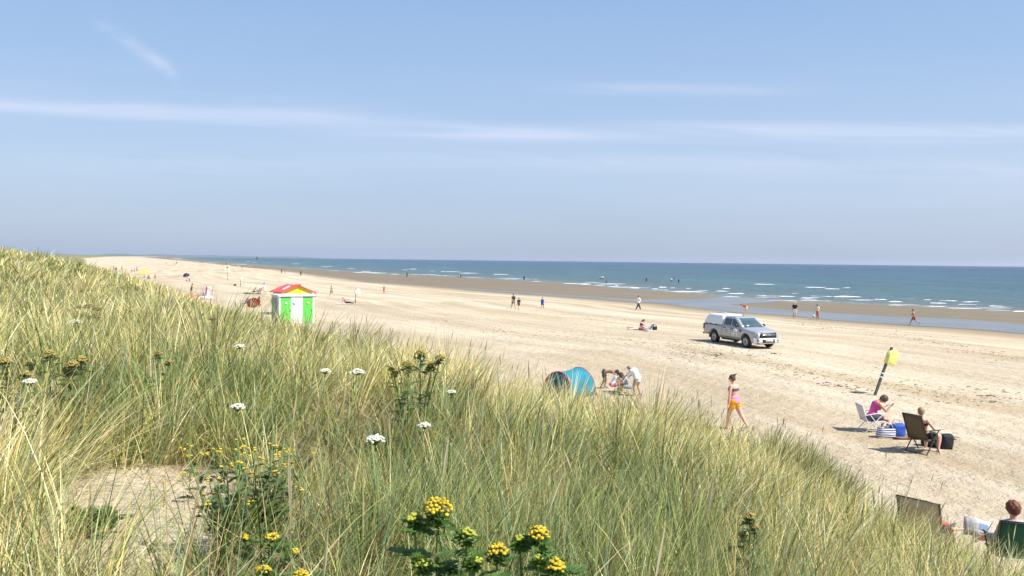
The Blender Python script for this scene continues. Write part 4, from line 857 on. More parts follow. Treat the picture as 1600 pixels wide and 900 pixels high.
for s in (-1, 1):
    a_ = Vector((0, 0, RZ)); b_ = Vector((s * (HW + .28), 0, EZ - .12)); th = Vector((0, 0, .07))
    rf.loft([[p_ + Vector((0, y_, 0)) for p_ in (a_, b_, b_ + th, a_ + th)] for y_ in (-HD - .22, HD + .22)])
rfo = rf.build('roof', M_rr, hut, smooth=False)
for s in (-1, 1): MB().box((s * (HW + .24), -HD - .2, EZ - .28), (.10, .08, .55)).build('barge_end', M_rr, hut, smooth=False)
M_pale = mat('pale_panel', (.80, .62, .58), .5)
pn = MB(); a_ = Vector((-.25, -.9, RZ - .13 + .09)); 
sl = lambda x, y_: Vector((x, y_, RZ + .075 - (abs(x) / (HW + .28)) * (RZ - EZ + .12)))
pn.loft([[sl(-.35, -.5), sl(-1.15, -.9), sl(-1.15, -.2), sl(-.35, .3)], [sl(-.35, -.5) + Vector((0, 0, .02)), sl(-1.15, -.9) + Vector((0, 0, .02)), sl(-1.15, -.2) + Vector((0, 0, .02)), sl(-.35, .3) + Vector((0, 0, .02))]]); pn.build('roof_lettering_panel', M_pale, rfo, smooth=False)
MB().box((-HW - .03, -.2, 1.75), (.03, 1.1, .5)).build('shutter', cm((.45, .30, .10), .7), hut, smooth=False)

# ------------------------------------------------------------------ lifebuoy posts and the warning sign
M_wd = mat('weathered_post', (.10, .095, .085), .8, var=.3, scale=12); M_lb = mat('lifebuoy_yellow', (.74, .70, .22), .5, var=.08, scale=4); M_bnd = mat('white_band', (.78, .78, .76), .6)
def buoy_post(px, py, H, lx, label, rz=0, sc=1.0, housing=(.74, .70, .22)):
    t_ = thing('lifebuoy_post', label, 'lifebuoy post', P(px, py), R(rz), 'lifebuoy posts on the beach')
    Lm = Matrix.Rotation(R(lx), 4, 'Y')
    def bb(m_):
        for v in m_.V: v.xyz = (Lm @ v)
        return m_
    bb(MB().box((0, 0, H / 2 - .05), (.085, .085, H + .1))).build('post', M_wd, t_, smooth=False, bevel=.008)
    for z_ in (H * .38, H * .46): bb(MB().box((0, 0, z_), (.091, .091, .05))).build('reflector_band', M_bnd, t_, smooth=False)
    hm_ = MB(); poly = [(-.30, 0), (.30, 0), (.32, .32)] + [(.32 * math.cos(R(a)), .32 + .32 * math.sin(R(a))) for a in range(15, 180, 15)] + [(-.32, .32)]
    Mh = Matrix.Translation((.17, .10, H - .66)) @ Matrix.Rotation(R(36), 4, 'Z')
    hm_.prism(poly, .17, Mh); bb(hm_).build('lifebuoy_housing', mat('lifebuoy_shell', housing, .5, var=.08, scale=4), t_, bevel=.03)
    rg_ = MB(); n = 28; V = []
    for k in range(n):
        a = 2 * math.pi * k / n; V.append(Mh @ Vector((.20 * math.cos(a), .10, .36 + .20 * math.sin(a))))
    V.append(V[0]); rg_.tube(V, .03, 8); bb(rg_).build('lifebuoy_ring', mat('buoy_cream', (.80, .78, .60), .5), t_)
    br_ = MB()
    for z_ in (H - .60, H - .25): br_.box((.05, .0, z_), (.16, .10, .03))
    bb(br_).build('bracket', M_blk, t_, smooth=False)
    return t_
buoy_post(1367, 617.5, 1.95, 18, 'leaning dark lifebuoy post with large yellow housing near the two chairs', 0)
buoy_post(555, 475.5, 1.75, 3, 'lifebuoy post with pale housing beside the sunbather in a sun hat', 0, housing=(.72, .74, .55))
buoy_post(376, 447.8, 1.75, 0, 'small far lifebuoy post with cream housing above the red umbrella', 30, housing=(.80, .76, .52))
st = thing('warning_sign', 'tall white warning sign with yellow diamond on a thin pole', 'sign', P(355.5, 438.5), R(8))
MB().tube([(0, 0, -.1), (0, 0, 3.0)], .045, 8).build('pole', mat('pole_grey', (.25, .24, .24), .6), st)
MB().box((0, -.06, 2.65), (1.05, .03, 1.35)).build('sign_board', M_sgn, st, smooth=False)
MB().box((0, -.085, 2.88), (.56, .012, .56), Matrix.Rotation(R(45), 3, 'Y')).build('yellow_diamond', mat('sign_yellow', (.78, .50, .02), .6), st, smooth=False)
ic = MB(); ic.box((0, -.098, 2.90), (.10, .01, .22)); ic.box((0, -.098, 2.88), (.26, .012, .07)); ic.build('symbol', M_ink, st, smooth=False)
tx = MB()
for k in range(4): tx.box((-.05 + .03 * (k % 2), -.08, 2.33 - k * .075), (.72 - .1 * (k % 2), .008, .02))
tx.build('small_print', cm((.35, .36, .38), .6), st, smooth=False)

# ------------------------------------------------------------------ pop-up tent
M_teal = mat('teal_nylon', (.035, .34, .46), .45, var=.12, scale=3, bump=.25, bscale=9, trans=.35)
M_teal2 = mat('teal_nylon_dark', (.035, .30, .44), .5, var=.15, scale=4, bump=.3, bscale=8, trans=.55)
M_rp = mat('red_piping', (.52, .05, .06), .6)
tp = P(889, 619); tn = thing('pop_up_tent', 'teal pop up beach tent with red piping standing by the dune', 'tent', (tp.x, tp.y, tp.z), R(-37)); tn.scale = (.93, .93, .95)
arcs = []
NA = 9
for i_ in range(NA):
    u_ = i_ / (NA - 1); row = []; wd0 = .66 - .05 * math.sin(math.pi * u_); H_ = 1.04 - .05 * math.sin(math.pi * u_) + .01 * u_
    for k in range(17):
        a = math.pi * k / 16; row.append(Vector((-wd0 * math.cos(a) * (1 + .10 * math.sin(a)), -.75 + 1.5 * u_ + (.22 * (1 - 2 * u_)) * (1 - math.sin(a)) * -1, H_ * math.sin(a) ** .85)))
    arcs.append(row)
MB().sheet(arcs, .004).build('fabric', M_teal, tn)
for row, sgn in ((arcs[0], -1), (arcs[-1], 1)):
    e_ = MB(); cen = sum(row, Vector()) / len(row); rows_ = []
    for q_ in (1, .8, .5, .2, .02): rows_.append([p_.lerp(Vector((cen.x, cen.y, .03)), 1 - q_) + Vector((0, sgn * (.10 if sgn > 0 else -.05) * (1 - q_ * q_), 0)) for p_ in row])
    e_.sheet(rows_, .004); e_.build('end_panel', M_teal2 if sgn < 0 else M_teal, tn)
    MB().tube(row, .022, 8, True).build('hoop', M_rp, tn)
fl_ = MB(); a0, a1 = arcs[0][4], arcs[0][9]; fl_.sheet([[a0.lerp(a1, q_) + Vector((0, -.05 - .05 * w_, -.06 - .10 * w_ - .08 * math.sin(q_ * 3.1))) for q_ in np.linspace(0, 1, 6)] for w_ in (0, .5, 1)], .003); fl_.build('rolled_door', M_teal2, tn)

# ------------------------------------------------------------------ chairs
M_tw = mat('white_tube', (.78, .78, .78), .4, var=.03); M_tb = mat('bronze_tube', (.05, .042, .036), .45, .3, var=.05)
def chair(loc, rz, label, frame, fabric, seat_h=.40, w=.56, back=.62, rec=18, arms=True, armc=None, fold=True, group=None, tube_r=.013, name='folding_chair'):
    t_ = thing(name, label, 'folding chair', loc, R(rz), group)       # faces local +Y
    hw = w / 2; sb = Vector((0, -.22, seat_h - .04)); sf = Vector((0, .24, seat_h)); br_ = R(rec); bt = sb + Vector((0, -math.sin(br_) * back, math.cos(br_) * back))
    f = MB()
    for s in (-1, 1):
        o_ = Vector((s * hw, 0, 0)); f.tube([sb + o_, bt + o_], tube_r, 8, True); f.tube([sb + o_, sf + o_], tube_r, 8, True)
    f.tube([bt + Vector((-hw, 0, 0)), bt + Vector((hw, 0, 0))], tube_r, 8); f.build('frame', frame, t_)
    for s in (-1, 1):
        o_ = Vector((s * (hw + tube_r * 2), 0, 0))
        MB().tube([Vector((0, .22, seat_h + .21)) * 1 + o_, Vector((0, -.30, 0)) + o_], tube_r, 8, True).build('leg', frame, t_)
        MB().tube([Vector((0, -.16, seat_h + .19)) + o_, Vector((0, .28, 0)) + o_], tube_r, 8, True).build('leg', frame, t_)
        if arms: MB().tube([sb.lerp(bt, .42) + o_, Vector((0, .02, seat_h + .225)) + o_, Vector((0, .26, seat_h + .215)) + o_], tube_r * 1.5, 8, True, .6).build('armrest', armc or frame, t_)
    MB().tube([Vector((-hw - tube_r * 2, -.29, .012)), Vector((hw + tube_r * 2, -.29, .012))], tube_r * .8, 6).build('foot_bar', frame, t_)
    ff = MB(); g_ = []
    for v_ in np.linspace(.05, .97, 7): g_.append([sb.lerp(bt, v_) + Vector((x, -.03 * math.sin(v_ * 3.1) * (1 - (x / hw) ** 2), 0)) for x in np.linspace(-hw, hw, 7)])
    ff.sheet(g_, .006); ff.build('backrest', fabric, t_)
    ff = MB(); g_ = []
    for v_ in np.linspace(.0, .98, 6): g_.append([sb.lerp(sf, v_) + Vector((x, 0, -.03 * math.sin(v_ * 3.1) * (1 - (x / hw) ** 2))) for x in np.linspace(-hw, hw, 7)])
    ff.sheet(g_, .006); ff.build('seat', fabric, t_)
    return t_
chair(chA, -92, 'white tube folding chair under the woman in magenta', M_tw, cm((.62, .60, .66), .8), .36, .50, .52, 18)
chair(chB + Vector((.06, .0, 0)), -60, 'dark bronze reclining mesh chair seen from behind', M_tb, mat('brown_mesh', (.135, .105, .065), .7, var=.2, scale=20, trans=.25), .40, .52, .76, 24, tube_r=.016, name='reclining_chair')
chC = at_h(1459, 806, 0) if False else Vector((7.15, 13.0, gz(7.15, 13.0)))
chair(chC, -46, 'beige mesh sun chair half hidden behind the grass spikes', mat('pewter_tube', (.12, .11, .10), .4, .5), mat('beige_mesh', (.52, .46, .36), .7, var=.15, scale=20, trans=.5), .40, .66, .78, 20, tube_r=.016, name='reclining_chair')
chD = Vector((8.18, 12.3, gz(8.18, 12.3)))
chair(chD, -14, 'dark green camp chair at the bottom right corner', M_tb, mat('bottle_green_canvas', (.008, .075, .035), .8, var=.12, scale=5), .40, .66, .64, 14, tube_r=.014, name='camp_chair')
chair(P(1011, 517.5), 60, 'low blue folding beach chair beside the seated woman', M_tw, cm((.06, .16, .42), .8), .2, .5, .5, 32, arms=False, name='beach_chair')
chair(P(404, 459.5), 100, 'dark red folding chair in the group on the towels', M_tb, cm((.38, .04, .07), .8), .34, .6, .6, 20)
chair(P(381, 479), 95, 'blue and white checked folding chair left of the red umbrella', M_tb, cm((.10, .18, .45), .8, var=.6, scale=18), .36, .6, .6, 18)
# people in the two corner chairs
person(chC + Vector((.24, .24, 0)), -46, 1.5, 'person with a red sleeve reading behind the beige chair back', dict(sit=1, lean=-56, bend=20, nod=16, legL=(84, 4, 20), legR=(92, 14, 60), armL=(34, 16, 50), armR=(30, 62, 50, 10)), ('tshirt', (.60, .10, .08)), ('shorts', (.06, .07, .10)), ((.35, .25, .15), 'short'), 'pink', False, .008, seat=.30)
person(chD + Vector((-.0, .06, 0)), -6, 1.68, 'person with curly auburn hair and grey hooded top in the green chair', dict(sit=1, lean=-12, bend=10, nod=14, look=10, legL=(96, 10, 30), legR=(92, 4, 40), armL=(20, 12, 60), armR=(20, 12, 60)), ('long', (.42, .44, .50)), ('shorts', (.45, .40, .38)), ((.16, .05, .025), 'curly'), 'pink', True, .008, seat=.31)
npm = MB(); g_ = []
for v_ in range(4): g_.append([Vector((.09 * (u_ - 3) , .03 * abs(u_ - 3) - .01 * v_, .14 * v_ + .02 * math.sin(u_))) for u_ in range(7)])
npm.sheet(g_, .003); npo = npm.build('newspaper', mat('newsprint', (.50, .50, .48), .8, var=.45, scale=14), None); npo.scale = (.75, .75, .75); npo.location = (8.02, 13.0, gz(8.05, 13.0) + .36); npo.rotation_euler = (R(-28), R(6), R(-20)); tag(npo, 'open newspaper held up beside the beige chair', 'newspaper')
MB_p = MB().sheet([[Vector((.03 + .2 * a_, -.012 + .05 * a_, .18 + .14 * b_)) for a_ in (0, 1)] for b_ in (0, 1)], .002); MB_p.build('printed_picture', cm((.18, .28, .45), .7), npo, smooth=False)
ts = MB(); g_ = [[Vector((.10 * i_, .09 * j_, .035 * float(vnoise(np.array(i_ * .7), np.array(j_ * .7), 90)) + .03)) for i_ in range(9)] for j_ in range(9)]; ts.sheet(g_, .012)
def towel(px, py, rz, colr, label, sx=1.7, sy=.9, stripes=0):
    m_ = MB(); g_ = [[Vector((sx * (i_ / 10 - .5), sy * (j_ / 6 - .5), .03 + .035 * float(vnoise(np.array(i_ * .8 + px), np.array(j_ * .9), 91)))) for i_ in range(11)] for j_ in range(7)]
    m_.sheet(g_, -.012); o_ = m_.build('towel', cm(colr, .9, var=.25, scale=6)); o_.location = P(px, py); o_.rotation_euler = (0, 0, R(rz)); o_.location.z += .015; return tag(o_, label, 'towel', 'towels spread on the sand')
towel(1441, 684, 4, (.24, .14, .085), 'brown towel spread behind the bronze reclining chair', 1.9, .55)
towel(541, 475.5, 5, (.66, .64, .60), 'pale towel under the sunbather in a sun hat', 2.2, .9)
towel(396, 459, 0, (.08, .22, .14), 'dark green towel under the seated group', 2.3, 1.0)
towel(387, 458, 0, (.04, .05, .05), 'black towel at the left of the seated group', 1.2, .8)
towel(996, 514.5, 0, (.52, .56, .55), 'pale green towel behind the seated woman', 1.5, .7)
towel(294, 463.5, 0, (.70, .22, .26), 'pink towel at the feet of the woman in a hat', 1.6, 1.0)
towel(985, 512.5, 20, (.5, .07, .07), 'small red towel left of the seated woman', .5, .3)
towel(228, 441, 0, (.78, .78, .80), 'white sheet hanging below the yellow parasol group', 2.2, 1.8)

# ------------------------------------------------------------------ bags
def bag(loc, rz, label, colr, w, dpt, h, stripes=None, handle=None, name='beach_bag', slump=0):
    m_ = MB(); rings = []
    for k in range(8):
        v_ = k / 7; sc_ = .82 + .25 * math.sin(min(1, v_ * 1.4 + .25) * math.pi * .6) - slump * v_ ** 2
        rings.append([Vector((w / 2 * sc_ * math.copysign(abs(math.cos(a)) ** .6, math.cos(a)), dpt / 2 * sc_ * math.copysign(abs(math.sin(a)) ** .6, math.sin(a)), h * v_)) + Vector((.008 * math.sin(a * 5 + k), .008 * math.cos(a * 4 + k), .02 * v_ * math.sin(a * 2))) for a in [2 * math.pi * j / 20 for j in range(20)]])
    m_.loft(rings)
    if stripes:
        mm = bpy.data.materials.new('striped_canvas'); mm.use_nodes = True; tt_ = mm.node_tree; tt_.nodes.clear(); N_ = nodes(tt_)
        tc_ = N_('ShaderNodeTexCoord'); sp_ = N_('ShaderNodeSeparateXYZ', {0: tc_.outputs['Object']})
        nz_ = N_('ShaderNodeTexNoise', {'Vector': tc_.outputs['Object'], 'Scale': 5.0}).outputs[0]
        v1 = mth(N_, 'SINE', mth(N_, 'MULTIPLY', mth(N_, 'MULTIPLY_ADD', nz_, .05, sp_.outputs[2]), 105.0)); f_ = mth(N_, 'GREATER_THAN', v1, .15)
        p_ = N_('ShaderNodeBsdfPrincipled', {'Base Color': mixc(N_, f_, colr, stripes), 'Roughness': .85}); N_('ShaderNodeOutputMaterial', {'Surface': p_.outputs[0]})
    else: mm = cm(colr, .8, var=.15, scale=6)
    o_ = m_.build(name, mm); o_.location = loc; o_.rotation_euler = (0, 0, R(rz)); tag(o_, label, 'bag')
    if handle:
        hh = MB()
        for s in (-1, 1): hh.tube([Vector((w * .3 * math.cos(q_), s * dpt * .3, h * .95 + .16 * math.sin(q_))) for q_ in [math.pi * k / 8 for k in range(9)]], .011, 6, True)
        hh.build('handle', cm(handle, .8), o_)
    return o_
bag(P(1384, 684), 5, 'white beach bag with navy stripes beside the blue bag', (.74, .74, .76), .52, .26, .30, (.05, .07, .22), (.75, .75, .76), slump=.12)
bag(P(1402, 683.5), 0, 'royal blue beach bag beside the striped bag', (.03, .10, .45), .38, .26, .38, None, (.55, .50, .46))
bag(P(1478, 701), 0, 'black bag standing on the sand right of the bronze chair', (.018, .018, .022), .32, .24, .38, None, None)
bag(P(1457, 697), 0, 'black rucksack lying under the front of the bronze chair', (.02, .02, .024), .55, .3, .26, None, None, 'rucksack')
bag(P(1023, 515.5), 0, 'small black bag right of the low blue chair', (.02, .02, .025), .34, .22, .26, None, (.02, .02, .02))
bag(P(367, 446.5), 0, 'tiny dark bag near the far lifebuoy post', (.03, .03, .03), .35, .3, .3)

# ------------------------------------------------------------------ parasols, far tent, airbed, inflatable unicorn
def parasol(loc, rz, tilt, label, colr, rad, H, h=.45, name='parasol', shaft=(.7, .7, .7)):
    t_ = thing(name, label, 'parasol', loc, R(rz)); Lm = Matrix.Translation((0, 0, H * .55)) @ Matrix.Rotation(R(tilt), 4, 'X') @ Matrix.Translation((0, 0, -H * .55))
    m_ = MB(); rings = []
    for k in range(7):
        v_ = k / 6; rings.append([Lm @ Vector((rad * v_ * math.cos(a) * (1 - .05 * v_ * (j % 2)), rad * v_ * math.sin(a) * (1 - .05 * v_ * (j % 2)), H - h * v_ ** 1.8)) for j, a in enumerate([2 * math.pi * j / 16 for j in range(16)])])
    g_ = [[r_[j % 16] for j in range(17)] for r_ in rings[0:]]; g_[0] = [p_ + (g_[1][j] - p_) * .02 for j, p_ in enumerate(g_[0])]
    m_.sheet(g_, .006); m_.build('canopy', cm(colr, .7, trans=.25), t_)
    MB().tube([Lm @ Vector((0, 0, -.05 if tilt == 0 else H * .2)), Lm @ Vector((0, 0, H + .06))], .018, 8).build('shaft', cm(shaft, .4), t_)
    return t_
parasol(P(225.5, 438), 0, 6, 'bright yellow parasol over the group at the dune edge', (.85, .80, .12), 1.25, 2.1, .5)
parasol(P(291, 433.5), 0, 30, 'small black and white parasol tilted on the sand', (.05, .045, .06), .8, 1.1, .6)
um = parasol(P(396, 481), -150, 55, 'large red umbrella lying tilted beside the checked chair', (.50, .035, .06), .66, .85, .34, 'beach_umbrella')
dm = MB(); q0 = P(181.5, 431); g_ = [[Vector((1.3 * math.cos(a) * math.cos(b), .9 * math.sin(a) * math.cos(b), 1.1 * math.sin(b))) for a in [2 * math.pi * j / 16 for j in range(17)]] for b in [R(k * 14) for k in range(7)]]
dm.sheet(g_, .01); dt = thing('dome_tent', 'small turquoise dome tent on the dune edge', 'tent', q0); dm.build('fabric', mat('turquoise_nylon', (.08, .58, .66), .5, trans=.2), dt)
for a in (R(45), R(135)): MB().tube([Vector((1.33 * math.cos(a) * math.cos(b), .93 * math.sin(a) * math.cos(b), 1.13 * math.sin(b))) for b in [R(k) for k in range(0, 181, 12)]], .02, 6).build('tent_pole', cm((.6, .7, .72), .5), dt)
ab = MB(); q0 = P(309, 463)
for k in range(7): ab.tube([Vector((-.9, -.36 + .12 * k, .09)), Vector((.9, -.36 + .12 * k, .09 + .02 * k))], .075, 10, True)
ab.tube([Vector((-.95, -.34, .17)), Vector((-.95, .34, .17))], .10, 10, True)
abt = thing('airbed', 'pink ribbed airbed lying left of the inflatable unicorn', 'airbed', q0, R(8)); ab.build('mattress', cm((.68, .14, .16), .35), abt); MB().tube([Vector((-.9, -.36, .15)), Vector((.9, -.36, .15))], .03, 8).build('yellow_trim', cm((.7, .5, .1), .4), abt)
uq = P(323, 467.5); un_ = thing('inflatable_unicorn', 'white inflatable unicorn with pink mane standing on the sand', 'pool float', uq, R(-8))
M_vin = mat('white_vinyl', (.82, .82, .85), .3, var=.03); b_ = MB()
rv = [Vector((.55 * math.cos(a), .5 * math.sin(a), .20)) for a in [2 * math.pi * k / 24 for k in range(25)]]
b_.tube(rv, .20, 14); b_.tube([(.12, 0, .2), (.18, 0, .55), (.16, 0, .95), (.22, 0, 1.25), (.28, 0, 1.38)], [.24, .20, .155, .145, .14], 14, True)
b_.tube([(.20, 0, 1.40), (.42, 0, 1.34), (.62, 0, 1.20), (.70, 0, 1.15)], [.16, .145, .10, .085], 14, True)
for s in (-1, 1): b_.tube([(.18, s * .10, 1.48), (.15, s * .13, 1.64)], [.05, .015], 8, True)
b_.build('body', M_vin, un_, remesh=.03)
mn = MB()
for k in range(7): mn.ell((.02 - .03 * k * .6, 0, 1.50 - .13 * k), (.11, .07, .10))
mn.build('mane', cm((.70, .14, .30), .4), un_, remesh=.03)
MB().tube([(.26, 0, 1.54), (.33, 0, 1.80)], [.045, .008], 8, True).build('horn', cm((.80, .60, .15), .4), un_)
tl = MB(); tl.tube([(-.50, 0, .35), (-.66, 0, .5), (-.74, 0, .35)], [.07, .09, .03], 10, True); tl.build('tail', cm((.10, .12, .36), .4), un_)
for s in (-1, 1): MB().ell((.42, s * .135, 1.38), (.03, .015, .035)).build('eye', M_blk, un_)
kk_ = MB(); kk_.ell((0, 0, .2), (.09, .18, .55)); b_ = kk_.build('swim_ring', cm((.10, .12, .30), .5)); b_.location = P(317.5, 464.5); tag(b_, 'dark blue swim ring leaning behind the unicorn', 'swim ring')

# ------------------------------------------------------------------ far post, mast and sea mark
LPT = Vector((ray(118, 399)[0] * 330, 330, gz(ray(118, 399)[0] * 330, 330)))
lp = thing('lamp_post', 'thin far lamp post on the dune ridge at left', 'lamp post', LPT); MB().tube([(0, 0, -.3), (0, 0, 3.1)], .05, 8).build('pole', cm((.12, .12, .11), .7), lp); MB().ell((0, 0, 3.15), (.16, .16, .12)).build('lamp_head', cm((.6, .6, .6), .4), lp)
sp_ = on_z(402, 403.7, 0); smk = thing('sea_mark', 'small dark beacon tower far out on the water', 'beacon', (sp_[0] * .4, sp_[1] * .4, 0)); MB().lathe([(3, -2), (2.6, 2), (2.2, 6), (2.3, 7)], 'z', 14).build('tower', cm((.10, .12, .15), .7), smk); MB().lathe([(1.2, 7), (1.2, 9), (.2, 10)], 'z', 12).build('lantern', cm((.2, .22, .25), .5), smk)

# ------------------------------------------------------------------ wild flowers and bushes among the grass
M_leaf = mat('ragwort_leaf', (.11, .20, .04), .55, var=.5, scale=14, trans=.4); M_stm = mat('green_stem', (.12, .20, .05), .6, var=.2); M_yel = mat('yellow_floret', (.50, .37, .02), .8, var=.6, scale=45); M_dul = mat('fading_floret', (.34, .26, .07), .8, var=.4, scale=40); M_lf2 = mat('olive_leaf_pale', (.15, .20, .065), .6, var=.45, scale=14, trans=.3); M_ylg = mat('budding_floret', (.36, .38, .04), .7, var=.35, scale=60)
def leafy(m_, c, r_, n, rr, size, zs=1.0):
    for _ in range(n):
        d_ = Vector((rr.gauss(0, 1), rr.gauss(0, 1), rr.gauss(0, 1))).normalized() * r_ * rr.random() ** .4; d_.z *= zs; p_ = c + d_
        a = Vector((rr.gauss(0, 1), rr.gauss(0, 1), rr.gauss(.2, .5))).normalized(); b = a.cross(Vector((rr.gauss(0, 1), rr.gauss(0, 1), rr.gauss(0, 1)))).normalized(); L_ = size * rr.uniform(.6, 1.4)
        k = len(m_.V); m_.V += [p_, p_ + a * L_ * .5 + b * L_ * .22, p_ + a * L_, p_ + a * L_ * .5 - b * L_ * .22]; m_.F.append((k, k + 1, k + 2, k + 3))
def frond(m_, p0, d_, L_, rr):                               # jagged pinnate leaf
    n = 9; side_ = d_.cross(Vector((0, 0, 1))).normalized()
    for k in range(1, n):
        v_ = k / n; c = p0 + d_ * L_ * v_ + Vector((0, 0, -.25 * L_ * v_ * v_)); wl_ = L_ * .30 * math.sin(math.pi * (.15 + .8 * v_))
        for s in (-1, 1):
            tip = c + side_ * s * wl_ * rr.uniform(.7, 1.2) + d_ * wl_ * .5 + Vector((0, 0, rr.uniform(-.1, .15) * wl_)); o = len(m_.V)
            m_.V += [c - d_ * L_ * .05, c + side_ * s * wl_ * .5 - d_ * L_ * .03 + Vector((0, 0, .006)), tip, c + d_ * L_ * .05]; m_.F.append((o, o + 1, o + 2, o + 3))
def ragwort(px, py, H, label, heads, sc=1.0, seed=0, leaf=1.0, group='ragwort plants in the grass', dull=False):
    rr = random.Random(seed + 100); loc = at_h(px, py, H); t_ = thing('ragwort_plant', label, 'wild flower', loc, rr.random() * .6 - .3, group)
    st_ = MB(); lf = MB()
    for hi, (hx, hy, hz_, hr, rip) in enumerate(heads):
        fw_ = MB(); top = Vector((hx, hy, H + hz_)); st_.tube([Vector((hx * .1, hy * .1, -.03)), Vector((hx * .45, hy * .45, H * .5)), top - Vector((0, 0, hr * .8))], [.008 * sc, .0065 * sc, .004 * sc], 7, True)
        nfl = max(14, int(70 * (hr / .065)))
        for k in range(nfl):
            a = k * 2.399; q_ = math.sqrt((k + .5) / nfl); c = top + Vector((hr * q_ * math.cos(a), hr * q_ * math.sin(a) * .9, -hr * .75 * q_ * q_ + rr.uniform(-.006, .006)))
            fw_.ell(c, (.0075 * sc * rr.uniform(.75, 1.2), .0075 * sc, .0045 * sc), Matrix.Rotation(rr.uniform(-.7, .7), 3, 'X'), 7, 4)
            if k % 4 == 0: st_.tube([top - Vector((0, 0, hr * 1.3)), c - Vector((0, 0, .004))], .0022 * sc, 4)
        fw_.build('flower_head', (M_dul if dull else M_yel) if rip >= .4 or dull else M_ylg, t_)
    n_ = int(26 * leaf)
    for k in range(n_):
        z_ = H * rr.uniform(.12, .93); a = k * 2.399 + rr.uniform(-.3, .3); hx, hy = heads[k % len(heads)][:2]
        b0 = Vector((hx * z_ / H * .9, hy * z_ / H * .9, z_)); frond(lf, b0, Vector((math.cos(a), math.sin(a), rr.uniform(.1, .7))).normalized(), rr.uniform(.09, .17) * sc * (1.25 - .5 * z_ / H), rr)
    for hx, hy, hz_, hr, rip in heads: leafy(lf, Vector((hx * .9, hy * .9, H + hz_ - hr * 1.4)), hr * .9, int(50 * leaf), rr, .03 * sc, .7)
    st_.build('stem', M_stm, t_); lf.build('leaves', M_lf2 if dull else M_leaf, t_, smooth=False)
ragwort(684, 781, .95, 'ragwort with the largest yellow head, left of the foreground group', [(0, 0, 0, .05, .45), (-.08, .02, -.06, .022, .2), (.10, .02, -.11, .024, .15), (-.05, -.02, -.19, .022, .25), (.13, .0, -.2, .014, .1), (-.02, -.02, -.3, .01, .1)], seed=1, leaf=2.6)
ragwort(841, 824, .90, 'ragwort with a bright yellow flat head, right of the foreground group', [(0, 0, 0, .036, .75), (-.07, .03, -.05, .018, .1), (.06, 0, -.10, .015, .2), (-.01, -.02, -.17, .015, .3)], seed=2, leaf=2.2)
ragwort(777, 852, .86, 'short ragwort between the two larger foreground plants', [(0, 0, 0, .033, .55), (.03, 0, -.12, .016, .1)], seed=3, leaf=1.8)
ragwort(868, 878, .84, 'lowest ragwort at the bottom edge of the picture', [(0, 0, 0, .031, .6), (-.06, 0, .02, .013, .3)], seed=4, leaf=1.8)
ragwort(1172, 802, .80, 'slim ragwort with brownish yellow head in the right hand grass', [(0, 0, 0, .038, .5), (.04, 0, -.08, .03, .2), (-.04, .02, -.12, .025, .2)], seed=5, leaf=1.0, dull=True)
ragwort(657, 548, 1.0, 'tall brown headed ragwort against the sand at mid picture', [(0, 0, 0, .06, .3), (.12, 0, -.12, .05, .2), (.2, 0, -.05, .05, .3)], 1.3, seed=6, dull=True)
ragwort(638, 565, .95, 'dark leafy ragwort left of the tall brown headed one', [(0, 0, 0, .06, .3), (-.15, 0, -.06, .05, .2)], 1.3, seed=7, leaf=1.0, dull=True)
ragwort(127, 558, .9, 'leafy ragwort with tan head in the grass at left', [(0, 0, 0, .045, .5), (-.14, 0, -.1, .035, .5)], 1.3, seed=8, leaf=1.0, dull=True)
ragwort(78, 548, .9, 'bushy fresh green ragwort at far left', [(0, 0, 0, .05, .2), (.2, 0, -.08, .05, .2), (-.2, 0, -.1, .03, .2)], 1.2, seed=9, leaf=1.5, dull=True)
ragwort(10, 560, .9, 'fresh green ragwort at the left edge of the picture', [(0, 0, 0, .04, .1), (.15, 0, -.1, .03, .2)], 1.2, seed=12, leaf=1.6, dull=True)
ragwort(247, 548, .85, 'leafy ragwort with dull head among the dry grass at left', [(0, 0, 0, .045, .3), (.1, 0, -.1, .03, .2)], 1.2, seed=10, leaf=.7, dull=True)
ragwort(425, 835, .35, 'low ragwort with small yellow flowers by the bare sand', [(0, 0, 0, .03, .9), (-.12, 0, .0, .02, .9), (.1, 0, -.08, .02, .9)], seed=11)
ragwort(470, 893, .5, 'low ragwort at the bottom edge left of centre', [(0, 0, 0, .035, .9), (-.15, 0, -.0, .025, .9)], seed=13)
# bush of small yellow daisies beside the bare sand
def bush(px, py, H, r_, label, nfl, seed, mcol=None, group=None):
    rr = random.Random(seed); loc = at_h(px, py, H); t_ = thing('flowering_bush', label, 'bush', loc, 0, group); lf = MB(); st_ = MB(); fl = MB()
    for k in range(46):
        a = rr.random() * 6.28; q_ = r_ * rr.random() ** .5; top = Vector((q_ * math.cos(a), q_ * math.sin(a), H * rr.uniform(.6, 1.0))); st_.tube([Vector((top.x * .25, top.y * .25, -.02)), Vector((top.x * .7, top.y * .7, H * .45)), top], [.005, .004, .0025], 5)
        for j_ in range(6): frond(lf, Vector((top.x * (.4 + .1 * j_), top.y * (.4 + .1 * j_), top.z * (.3 + .11 * j_))), Vector((rr.gauss(0, 1), rr.gauss(0, 1), rr.uniform(.1, 1))).normalized(), rr.uniform(.06, .12), rr)
        if k < nfl:
            for j_ in range(3): fl.ell(top + Vector((rr.gauss(0, .02), rr.gauss(0, .02), rr.uniform(0, .015))), (.010, .010, .005), None, 8, 4)
    st_.build('stem', M_stm, t_); lf.build('leaves', mcol or M_leaf, t_, smooth=False); fl.build('blossom', M_yel, t_)
bush(385, 695, .62, .34, 'rounded ragwort bush with many small yellow flowers beside the bare sand', 34, 21, mat('olive_leaf', (.10, .14, .045), .6, var=.4, scale=14, trans=.25))
